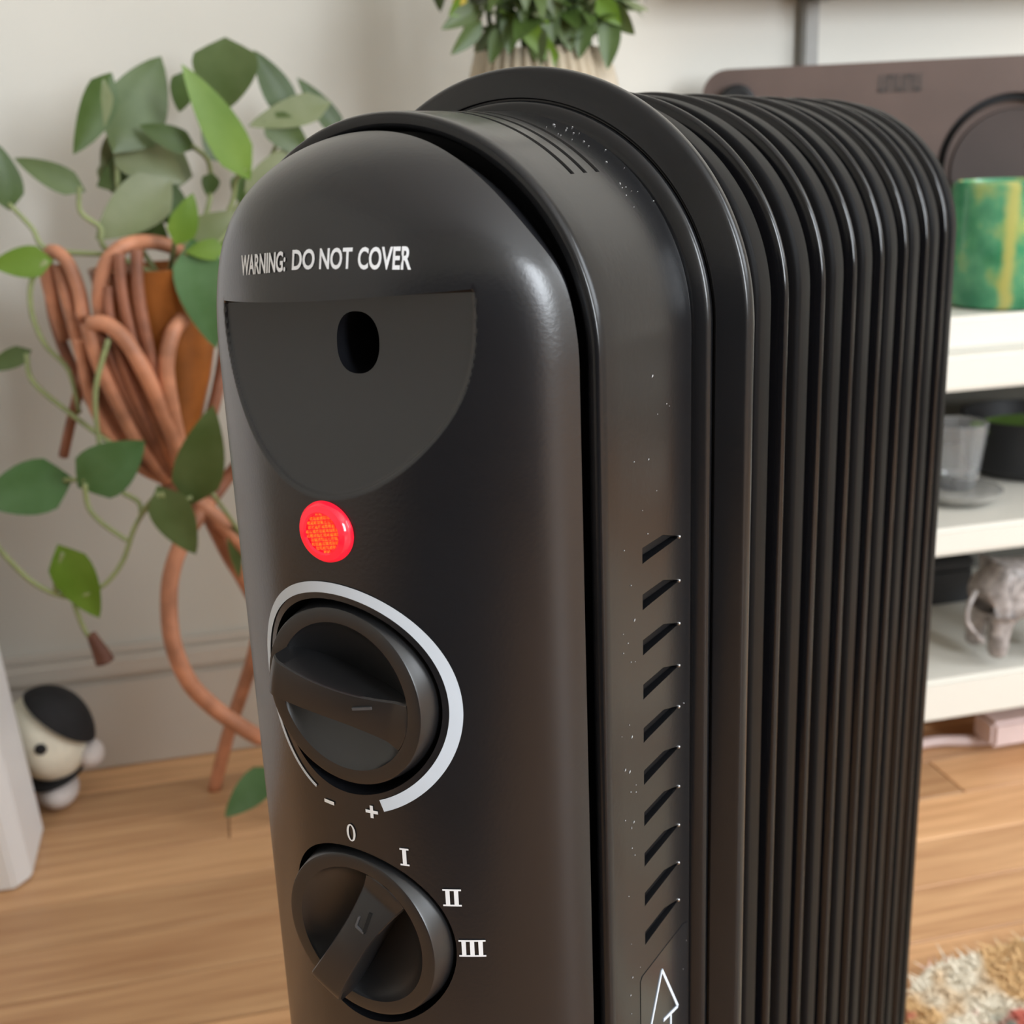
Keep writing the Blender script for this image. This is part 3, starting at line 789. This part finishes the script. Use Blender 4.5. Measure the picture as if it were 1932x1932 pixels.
# plug and cord on the floor
pp_ = at(1890, 1372, Y=.985)
pg = empty('power_adapter', (pp_.x, .985, 0), label='pale pink plug adapter with a cord on the floor under the shelf', cat='adapter')
box('adapter_body', -.022, .05, -.018, .018, .012, .040, M_PINK, pg, bev=.004)
pa = at(1915, 1392, Z=.006)-pg.location; pb = at(1740, 1402, Z=.006)-pg.location
V, Fs = tube([(.005, 0, .014), (pa.x, pa.y+.01, .007), (pa.x, pa.y, .0062), ((pa.x+pb.x)/2, (pa.y+pb.y)/2, .0062), tuple(pb), (pb.x-.1, pb.y-.02, .006)], .0058, 8, 6); mesh('cord', V, Fs, M_PINK, pg)

# ------------------------------------------------------------------ ADDED UNSEEN SOFA AND MAT, darkening the radiator's reflections
added_sofa = empty('added_sofa', (-.35, YB+.50, 0), -pi/2*-1, label='unseen charcoal fabric couch added to darken the reflections in the radiator', cat='added_sofa')
M_SOFA = mat('charcoal_fabric', (.035, .037, .042), .9, noise=.15, nscale=80, bump=.3)
box('base', -.44, .40, -.95, .95, .06, .30, M_SOFA, added_sofa, bev=.03)
for a, b in ((-.80, -.005), (.005, .80)): box('seat_cushion', -.26, .42, a, b, .302, .44, M_SOFA, added_sofa, bev=.04)
for a, b in ((-.80, -.005), (.005, .80)): box('back_cushion', -.44, -.27, a, b, .302, .82, M_SOFA, added_sofa, bev=.05)
for a, b in ((-.98, -.81), (.81, .98)): box('armrest', -.44, .40, a, b, .302, .60, M_SOFA, added_sofa, bev=.04)
for a in (-.38, .34):
    for b in (-.88, .88): box('leg', a-.02, a+.02, b-.02, b+.02, 0, .06, M_BLACK, added_sofa, bev=.003)

dm = empty('added_mat', (-.62, -.85, 0), label='unseen flat dark grey mat added to darken the front panel reflections', cat='mat')  # added out of view so the lower front panel reflects something dark
box('mat_body', -.52, .50, -.50, .62, .0005, .008, M_SOFA, dm, bev=.002)

# ------------------------------------------------------------------ RUG
rug = empty('rug', (.410, .682, 0), math.radians(7), label='shaggy cream rug with red and ochre blotches on the floor', cat='rug')
def rug_mat():
    M = mat('rug_wool', (.6, .5, .38), .9); nt = M.node_tree; b = nt.nodes['Principled BSDF']; L_ = nt.links.new
    tc = nt.nodes.new('ShaderNodeTexCoord')
    prev = None
    def blot(scale, off, lo, hi, col, prev):
        mp = nt.nodes.new('ShaderNodeMapping'); mp.inputs['Location'].default_value = off; mp.inputs['Scale'].default_value = (1, 1, 0)
        n = nt.nodes.new('ShaderNodeTexNoise'); n.inputs['Scale'].default_value = scale; n.inputs['Detail'].default_value = 2
        r = nt.nodes.new('ShaderNodeValToRGB'); r.color_ramp.elements[0].position = lo; r.color_ramp.elements[1].position = hi
        mx = nt.nodes.new('ShaderNodeMix'); mx.data_type = 'RGBA'
        L_(tc.outputs['Object'], mp.inputs[0]); L_(mp.outputs[0], n.inputs['Vector']); L_(n.outputs['Fac'], r.inputs['Fac']); L_(r.outputs['Color'], mx.inputs[0])
        if prev is None: mx.inputs[6].default_value = (.80, .72, .58, 1)
        else: L_(prev, mx.inputs[6])
        mx.inputs[7].default_value = col; return mx.outputs[2]
    p = blot(13, (0, 0, 0), .54, .62, (.66, .42, .20, 1), None)
    p = blot(22, (3, 1, 0), .57, .64, (.56, .14, .10, 1), p)
    p = blot(20, (7, 5, 0), .66, .72, (.30, .33, .28, 1), p)
    L_(p, b.inputs['Base Color']); return M
M_RUG = rug_mat(); RX, RY, RC = 1.15, 1.0, .07
def rug_in(x, y):
    qx, qy = abs(x-RX/2)-(RX/2-RC), abs(y+RY/2)-(RY/2-RC)
    return math.hypot(max(qx, 0), max(qy, 0)) <= RC and qx <= RC and qy <= RC
bm = bmesh.new(); pts = []
for cx, cy, a0 in ((RX-RC, -RC, 0), (RC, -RC, pi/2), (RC, -RY+RC, pi), (RX-RC, -RY+RC, 1.5*pi)):
    for i in range(9): a = a0+pi/2*i/8; pts.append(bm.verts.new((cx+RC*math.cos(a), cy+RC*math.sin(a), .001)))
f = bm.faces.new(pts); ex = bmesh.ops.extrude_face_region(bm, geom=[f])
bmesh.ops.translate(bm, verts=[v for v in ex['geom'] if isinstance(v, bmesh.types.BMVert)], vec=(0, 0, .008)); bmobj('rug_base', bm, M_RUG, rug)
rs = np.random.RandomState(3); V = []; Fs = []
for i in range(46000):
    x, y = rs.uniform(-.004, RX), rs.uniform(-RY, .004)
    if i < 22000: x = rs.uniform(-.004, .55); y = rs.uniform(-.35, .004)
    if not rug_in(x, y): continue
    dx, dy = rs.normal(0, .007, 2); wd = .0017; th2 = rs.rand()*pi; cx, cy = wd*math.cos(th2), wd*math.sin(th2); hgt = rs.uniform(.010, .0135); b = len(V)
    V += [(x-cx, y-cy, .009), (x+cx, y+cy, .009), (x+dx*.5+cx*.8, y+dy*.5+cy*.8, hgt*.8), (x+dx*.5-cx*.8, y+dy*.5-cy*.8, hgt*.8), (x+dx, y+dy, hgt)]
    Fs += [(b, b+1, b+2, b+3), (b+3, b+2, b+4)]
mesh('rug_pile', V, Fs, M_RUG, rug, smooth=False, kind='stuff')

# ------------------------------------------------------------------ WHITE CABINET + PLUSH TOY (left)
c0 = at(30, 1680, Z=0); cfy = c0.y
wc = empty('white_cabinet', (c0.x, cfy, 0), label='white panel-sided cabinet standing at the left edge in front of the soft toy', cat='cabinet')
bm = bmesh.new()
poly = [(-.55, 0), (0, 0), (.012, .016), (.012, .10), (-.55, .10)]
for z in (0.001, .75): [bm.verts.new((x-.062*z, y, z)) for x, y in poly]
bm.verts.ensure_lookup_table(); n = 5
for i in range(n): bm.faces.new([bm.verts[i], bm.verts[(i+1) % n], bm.verts[n+(i+1) % n], bm.verts[n+i]])
bm.faces.new([bm.verts[i] for i in range(n)]); bm.faces.new([bm.verts[n+i] for i in range(n)])
bmesh.ops.bevel(bm, geom=[e for e in bm.edges], offset=.002, segments=2, affect='EDGES')
bmobj('cabinet_body', bm, M_CAB, wc, auto=30)
box('door', -.50, -.08, -.006, -.0005, .03, .72, M_CAB, wc, bev=.002)

ty_ = 1.165
hc = at(92, 1388, Y=ty_)
toy = empty('plush_toy', (hc.x, ty_, 0), label='black and cream soft toy peeping out behind the white cabinet', cat='toy')
sc_ = F_PX/((hc-CO).dot(CF)); 
def ell(name, c, r, m, rot=(0, 0, 0), sub=4, clip=None):
    bm = bmesh.new(); bmesh.ops.create_icosphere(bm, subdivisions=sub, radius=1)
    M_ = Matrix.Translation(c) @ Euler(rot).to_matrix().to_4x4() @ Matrix.Diagonal((*r, 1))
    if clip:
        bmesh.ops.bisect_plane(bm, geom=bm.verts[:]+bm.edges[:]+bm.faces[:], plane_co=clip[0], plane_no=clip[1], clear_outer=True)
        es = [e for e in bm.edges if e.is_boundary]
        if es: bmesh.ops.edgeloop_fill(bm, edges=es)
    bmesh.ops.transform(bm, matrix=M_, verts=bm.verts)
    return bmobj(name, bm, m, toy, auto=50)
px = 1/sc_
hz = hc.z
ell('head', (-.002, 0, hz), (72*px, .040, 88*px), M_PLUSHW, (0, -.35, 0))
ell('black_cap', (4*px, -.002, hz+6*px), (80*px, .0435, 94*px), M_PLUSHB, (0, -.15, 0), clip=((.33, 0, .32), (-.72, 0, -.70)))
ell('snout', (72*px, -.006, hz-42*px), (24*px, .018, 26*px), M_PLUSHP)
ell('eye', (-4*px, -.0395, hz+10*px), (11*px, .004, 11*px), M_PLUSHB, sub=3)
ell('collar', (4*px, 0, hz-82*px), (52*px, .030, 12*px), M_PLUSHB, (0, -.25, 0))
ell('body', (2*px, .0, (hz-80*px)/2), (38*px, .030, (hz-80*px)/2), M_PLUSHP)

# ------------------------------------------------------------------ PLANT STAND, POT, POTHOS
PY = 1.10
sp = at(330, 1440, Z=0)
stand = empty('plant_stand', (at(320, 900, Y=PY).x, PY, 0), label='bent rattan plant stand with looping strands and curved legs', cat='plant stand')
def W_(px_, py_, dy=0): return at(px_, py_, Y=PY+dy)-stand.location
def strand(name, pts, r, m=M_RATTAN, taper=None):
    P = [W_(*p) for p in pts]; V, Fs = tube(P, r, 10, 6, taper); return mesh(name, V, Fs, m, stand)
strand('loop', [(192, 600, -.045), (188, 550, -.05), (203, 492, -.05), (240, 462, -.045), (290, 457, -.03), (335, 472, -.02), (352, 500, -.01)], .0062)
strand('loop', [(120, 640, 0), (98, 560, -.01), (86, 500, -.015), (98, 474, -.02), (125, 492, -.03), (148, 545, -.035), (158, 600, -.04)], .0058)
strand('loop', [(168, 612, -.06), (200, 612, -.065), (235, 640, -.07), (272, 700, -.07), (305, 770, -.06), (330, 840, -.045), (345, 905, -.02)], .0068)
strand('loop', [(345, 602, -.05), (325, 630, -.06), (314, 690, -.065), (322, 760, -.06), (338, 840, -.04), (348, 905, -.02)], .0066)
strand('strand', [(165, 610, -.06), (185, 680, -.06), (222, 760, -.055), (270, 850, -.04), (318, 905, -.02)], .0060)
strand('strand', [(180, 610, -.055), (215, 690, -.055), (262, 790, -.05), (322, 895, -.025)], .0052, M_RATTAN_D)
strand('strand', [(92, 500, -.01), (100, 590, 0), (130, 680, .0), (180, 770, .0), (240, 850, 0), (315, 905, 0)], .0050, M_RATTAN_D)
strand('strand', [(150, 590, -.04), (165, 650, -.03), (150, 730, -.02), (133, 800, -.01), (120, 860, 0)], .0045, M_RATTAN_D)  # dark strand standing in for a faint shadow beside the basket
strand('strand', [(430, 560, 0), (425, 650, 0), (405, 760, -.01), (375, 850, -.01), (350, 905, 0)], .0055, M_RATTAN_D)
strand('strand', [(240, 640, -.05), (255, 720, -.05), (295, 810, -.045), (335, 900, -.02)], .0055)
strand('strand', [(225, 478, -.058), (232, 560, -.06), (262, 680, -.06), (300, 790, -.05), (330, 900, -.02)], .0048, M_RATTAN_D)  # this and the next two: dark colour paints shaded strips over the pot
strand('strand', [(258, 470, -.058), (262, 560, -.062), (285, 680, -.062), (316, 800, -.05), (336, 900, -.02)], .0052, M_RATTAN_D)
strand('strand', [(205, 540, -.055), (208, 600, -.058), (236, 700, -.06), (282, 810, -.05), (326, 900, -.02)], .0042, M_RATTAN_D)
strand('strand', [(110, 500, -.02), (132, 580, -.025), (158, 680, -.03), (205, 780, -.03), (270, 870, -.02), (320, 905, -.01)], .0056, M_RATTAN)
strand('strand', [(150, 640, -.04), (168, 740, -.045), (205, 820, -.04), (262, 880, -.03), (318, 908, -.015)], .0050, M_RATTAN)
V, Fs = lathe([(.0001, -.018), (.009, -.016), (.0145, -.006), (.0145, .006), (.009, .016), (.0001, .018)], 20); c = W_(336, 915, -.01)
mesh('hub', [(c.x+x, c.y+y, c.z+z) for x, y, z in V], Fs, M_RATTAN_D, stand)
strand('leg', [(345, 915, -.01), (400, 925, -.01), (425, 905, 0), (395, 945, -.01), (350, 1010, -.03), (324, 1080, -.04), (319, 1150, -.045), (328, 1220, -.05), (356, 1285, -.05), (400, 1332, -.045), (450, 1368, -.04), (490, 1392, -.03)][3:], .0078, M_RATTAN)
strand('leg', [(340, 920, -.01), (375, 935, -.01), (400, 985, -.01), (430, 1045, 0), (460, 1095, .01), (490, 1160, .02), (480, 1230, .03), (462, 1290, .035), (432, 1380, .04), (404, 1490, .046)], .0068, M_RATTAN)
strand('brace', [(336, 915, -.01), (370, 945, -.01), (395, 945, -.01), (430, 900, 0), (460, 860, 0), (480, 800, .01)], .0062, M_RATTAN_D)
foot_r = at(560, 1560, Z=.004)-stand.location; hubp = W_(336, 915, -.01)
V, Fs = tube([hubp, hubp+Vector((.06, -.02, -.07)), hubp+Vector((.12, -.04, -.19)), Vector((.13, foot_r.y, .08)), Vector((.11, foot_r.y, .007))], .0075, 10, 6); mesh('leg', V, Fs, M_RATTAN, stand)
ring_c = W_(490, 1392, -.03)
V, Fs = tube([ring_c, ring_c+Vector((.03, .0, .0)), Vector((.125, foot_r.y, ring_c.z-.01))], .007, 10, 5); mesh('brace', V, Fs, M_RATTAN, stand)
pc = at(318, 700, Y=PY)
pot_top = at(318, 500, Y=PY).z; pot_bot = at(336, 880, Y=PY).z
pot = empty('flower_pot', (pc.x, PY, pot_bot), label='tapered amber-brown pot held inside the rattan stand', cat='pot')
hh = pot_top-pot_bot
V, Fs = lathe([(.0005, 0), (.012, 0), (.020, hh*.15), (.036, hh*.45), (.050, hh*.8), (.056, hh), (.052, hh), (.046, hh*.8), (.0005, hh*.75)], 40); mesh('pot_body', V, Fs, M_POT, pot, auto=40)
V, Fs = lathe([(.0005, hh*.82), (.046, hh*.81)], 24); mesh('soil', V, Fs, mat('potting_soil', (.05, .035, .022), .9, noise=.4, nscale=90, bump=1), pot)

pth = empty('pothos_plant', (pc.x, PY, pot_bot+hh*.82), label='trailing green pothos plant with large heart-shaped leaves beside the radiator', cat='plant')
LV = [((222, 272), (304, 106), 118, 'mid', -.02, .03, .25), ((205, 150), (138, 292), 66, 'dark', -.03, -.02, -.5), ((195, 160), (175, 270), 46, 'pale', -.035, 0, .1),
 ((425, 82), (432, 205), 122, 'mid', .02, 0, .2), ((462, 322), (342, 120), 74, 'bright', -.05, -.02, .35), ((352, 140), (338, 212), 50, 'dark', .0, 0, .2),
 ((545, 212), (478, 94), 58, 'dark', .02, 0, .3), ((642, 250), (560, 146), 42, 'dark', .03, 0, .3), ((612, 196), (468, 238), 56, 'pale', .0, 0, .2),
 ((505, 222), (588, 296), 62, 'mid', .0, 0, -.1), ((360, 276), (262, 236), 46, 'dark', -.03, 0, .2), ((222, 262), (350, 345), 96, 'pale', .0, 0, 0),
 ((305, 300), (182, 352), 88, 'mid', .01, 0, .3), ((312, 348), (180, 452), 96, 'pale', -.01, -.01, .1), ((150, 356), (26, 298), 50, 'mid', -.02, 0, .2),
 ((16, 386), (-8, 268), 64, 'dark', -.02, 0, .2), ((90, 492), (-20, 500), 60, 'bright', -.03, 0, .1), ((335, 454), (364, 364), 54, 'bright', -.06, 0, .2),
 ((345, 458), (446, 398), 60, 'pale', -.02, 0, .2), ((470, 372), (548, 272), 52, 'pale', .0, 0, .2), ((250, 400), (318, 452), 60, 'mid', .02, 0, .2),
 ((330, 408), (308, 330), 54, 'dark', .01, 0, .2), ((366, 468), (408, 658), 96, 'blue', -.05, -.02, .15), ((362, 938), (402, 764), 92, 'mid', -.08, -.01, .1),
 ((303, 928), (370, 1046), 78, 'mid', -.09, 0, .2), ((158, 912), (274, 832), 104, 'blue', -.07, 0, .25), ((122, 906), (-44, 948), 104, 'blue', -.06, 0, .1),
 ((116, 1040), (188, 1166), 78, 'bright', -.08, 0, .2), ((52, 664), (-30, 700), 38, 'mid', -.01, 0, .2), ((512, 1456), (424, 1542), 62, 'blue', -.04, 0, .2),
 ((508, 1590), (486, 1652), 26, 'blue', -.04, 0, .2), ((440, 1000), (452, 1092), 26, 'mid', -.03, 0, .2), ((400, 330), (392, 372), 34, 'dark', 0, 0, 0), ((452, 330), (452, 385), 34, 'dark', 0, 0, 0),
 ((280, 250), (190, 330), 70, 'mid', .03, 0, .2), ((420, 470), (350, 475), 40, 'bright', -.055, 0, .2), ((300, 310), (350, 280), 46, 'pale', .03, 0, .2), ((420, 300), (380, 240), 44, 'mid', .04, 0, .2),
 ((205, 300), (240, 380), 60, 'pale', .02, 0, .2), ((250, 262), (196, 345), 84, 'pale', .02, 0, -.2), ((355, 330), (262, 300), 70, 'pale', .015, 0, .1), ((290, 350), (345, 430), 74, 'mid', .03, 0, .1), ((215, 380), (262, 450), 64, 'pale', .03, 0, .1), ((310, 268), (240, 240), 60, 'mid', .02, 0, .3), ((560, 300), (500, 350), 50, 'pale', .03, 0, .2), ((400, 420), (455, 470), 50, 'mid', .03, 0, .2)]
for b, t, wpx, mk, dy, dty, roll in LV: px_leaf(pth, b, t, wpx, mk, PY+dy, dty, roll)
VN = [[(300, 520, 0), (200, 470, -.02), (190, 430, -.02), (152, 400, -.02), (150, 352, -.02)], [(200, 480, -.02), (90, 470, -.02), (60, 430, -.02), (16, 384, -.02)],
 [(88, 492, -.03), (60, 530, -.03), (60, 590, -.03), (85, 650, -.03), (130, 700, -.03), (150, 780, -.03)], [(50, 668, -.01), (62, 720, -.02), (130, 778, -.03), (200, 830, -.05), (236, 850, -.07)],
 [(-30, 1000, -.08), (20, 1060, -.08), (70, 1104, -.08), (130, 1126, -.08), (190, 1108, -.08), (230, 1062, -.08), (252, 1000, -.08), (270, 968, -.08), (300, 934, -.09)],
 [(160, 912, -.07), (166, 955, -.07), (190, 985, -.075), (240, 1020, -.08)], [(232, 930, -.07), (262, 948, -.075), (266, 975, -.08)], [(106, 1118, -.08), (106, 1085, -.08), (118, 1042, -.08)],
 [(122, 906, -.06), (160, 905, -.07)], [(330, 520, 0), (390, 400, 0), (395, 310, 0), (362, 275, -.03)], [(340, 520, 0), (430, 400, 0), (445, 340, -.01), (462, 318, -.05)],
 [(350, 520, 0), (440, 400, .01), (500, 320, .01), (545, 212, .02)], [(350, 520, 0), (470, 400, .02), (590, 300, .03), (642, 250, .03)], [(300, 520, 0), (230, 400, 0), (222, 272, 0)],
 [(320, 520, 0), (330, 454, -.05)], [(330, 520, -.02), (350, 480, -.05), (366, 468, -.05)], [(303, 930, -.09), (330, 948, -.085), (362, 938, -.08)],
 [(300, 930, -.09), (268, 965, -.08)], [(140, 1140, -.08), (160, 1190, -.08), (178, 1212, -.08)], [(205, 640, -.07), (180, 740, -.07), (190, 850, -.07), (215, 900, -.07)], [(512, 1456, -.04), (545, 1300, 0), (520, 1100, 0), (450, 1000, -.03), (400, 930, -.05)], [(508, 1592, -.04), (540, 1500, -.04), (512, 1456, -.04)]]
for pts in VN:
    P = [at(a, b, Y=PY+c)-pth.location for a, b, c in pts]; V, Fs = tube(P, .0024, 6, 5, .0020); mesh('vine', V, Fs, M_STEM, pth)
V, Fs = tube([at(172, 1196, Y=PY-.08)-pth.location, at(180, 1212, Y=PY-.08)-pth.location, at(190, 1230, Y=PY-.08)-pth.location, at(198, 1248, Y=PY-.08)-pth.location], .004, 8, 4, .0085); mesh('dried_tip', V, Fs, M_DEAD, pth)

# ------------------------------------------------------------------ VASE AND BOUQUET
VY = 1.06
vx = at(1022, 120, Y=VY).x
vz = TOPZ
vt = at(1022, 96, Y=VY).z-vz
rw = (at(1162, 165, Y=VY)-at(882, 165, Y=VY)).length/2
rn_ = (at(1140, 98, Y=VY)-at(905, 98, Y=VY)).length/2
vase = empty('ribbed_vase', (vx, VY, vz), label='ribbed beige glass vase behind the top of the radiator', cat='vase')
prof = [(.001, .0005), (rw*.75, .0005), (rw*.95, vt*.15), (rw*1.02, vt*.5), (rw, vt*.72), (rw*.95, vt*.88), (rn_, vt), (rn_-.003, vt), (rw*.91, vt*.87), (rw*.95, vt*.5), (rw*.7, .01), (.001, .01)]
V = []; Fs = []; n = 240
for j, (r, z) in enumerate(prof):
    for i in range(n):
        a = 2*pi*i/n; rr = r+(.0022*math.cos(a*40) if 0 < j < 7 else 0); V.append((rr*math.cos(a), rr*math.sin(a), z))
for j in range(len(prof)-1):
    for i in range(n): Fs.append((j*n+i, j*n+(i+1) % n, (j+1)*n+(i+1) % n, (j+1)*n+i))
mesh('vase_body', V, Fs, M_VASE, vase)
bq = empty('bouquet', (vx, VY, vz+.02), label='dense bunch of leafy green stems standing in the ribbed vase', cat='bouquet')
lm = {}
for nm in ('dark', 'mid', 'bright', 'pale'):
    V, Fs = leaf_mesh('l', .25, .3, 8, heart=False); o = mesh('leaf', V, Fs, LEAF[nm], bq); lm[nm] = o.data; bpy.data.objects.remove(o)
rs = random.Random(5)
gm = {i: mat('bouquet_stem_%d' % i, c, .5, noise=.2, nscale=60) for i, c in enumerate(((.10, .16, .05), (.16, .22, .09), (.05, .085, .03)))}
stems = []
for i in range(46):
    a = rs.uniform(0, 2*pi); r0 = rs.uniform(0, rw*.5); r1 = rn_*.85*math.sqrt(rs.random()); r2 = rw*1.45*math.sqrt(rs.random()); a2 = a+rs.uniform(-.4, .4)
    P = [Vector((r0*math.cos(a), r0*math.sin(a), 0)), Vector((r1*math.cos(a2), r1*math.sin(a2), vt-.02)), Vector((r2*math.cos(a2), r2*math.sin(a2), vt+.08)), Vector((r2*1.5*math.cos(a2), r2*1.5*math.sin(a2), vt+.20))]
    V, Fs = tube(P, .0026, 6, 4, .0018); mesh('stem', V, Fs, gm[i % 3], bq); stems.append(P)
for i in range(285):
    P = rs.choice(stems); t = rs.uniform(0, 1)**1.1
    if t < .4: p = P[1].lerp(P[2], t/.4)
    else: p = P[2].lerp(P[3], (t-.4)/.6)
    if i < 110: p = P[1].lerp(P[2], rs.uniform(.15, .7)); p.x *= 1.25; p.y *= 1.25
    a = math.atan2(p.y, p.x)+rs.uniform(-.9, .9); el_ = rs.uniform(-.9, .7); Ln = rs.uniform(.020, .038)
    d = Vector((math.cos(a)*math.cos(el_), math.sin(a)*math.cos(el_), math.sin(el_)))
    if math.hypot(p.x+d.x*Ln, p.y+d.y*Ln) > rw*1.5: d = Vector((0, 0, -1))*.8+d*.2
    d.normalize(); upv = Vector((rs.uniform(-.5, .5), rs.uniform(-.8, -.1), 1)).normalized()
    x_ = d.cross(upv).normalized(); z_ = x_.cross(d)
    o = bpy.data.objects.new('leaf', lm[rs.choice(['dark', 'dark', 'dark', 'mid', 'bright', 'mid', 'pale'])]); COL.objects.link(o); o.parent = bq
    wv = Ln*rs.uniform(.45, .65)
    Mx = Matrix.Identity(4)
    for j in range(3): Mx[j][0] = x_[j]*wv; Mx[j][1] = d[j]*Ln; Mx[j][2] = z_[j]*wv; Mx[j][3] = p[j]
    o.matrix_local = Mx
for b_, t_, wp_, mk_ in (((985, 40), (1066, 136), 40, 'bright'), ((905, 45), (850, 104), 34, 'dark'), ((1150, 40), (1146, 132), 44, 'dark'), ((900, 15), (832, 56), 36, 'mid'),
        ((1150, 10), (1198, 66), 40, 'mid'), ((945, 55), (925, 122), 34, 'dark'), ((1012, 50), (1020, 128), 40, 'mid'), ((1105, 35), (1092, 112), 40, 'dark'), ((1060, 30), (1078, 100), 38, 'mid'),
        ((965, 20), (960, 105), 42, 'dark'), ((1130, 0), (1172, 48), 40, 'bright'), ((880, 0), (846, 30), 34, 'bright'), ((1030, 0), (1042, 84), 44, 'dark')):
    px_leaf(bq, b_, t_, wp_, mk_, VY-rw*.8, -.005, rs.uniform(-.4, .4), fold=.3)
fb = at(868, 5, Y=VY-.05)-bq.location
ells = bmesh.new(); bmesh.ops.create_icosphere(ells, subdivisions=2, radius=.006, matrix=Matrix.Translation(fb)); bmobj('yellow_bud', ells, mat('yellow_petal', (.50, .38, .05), .6, noise=.2), bq)
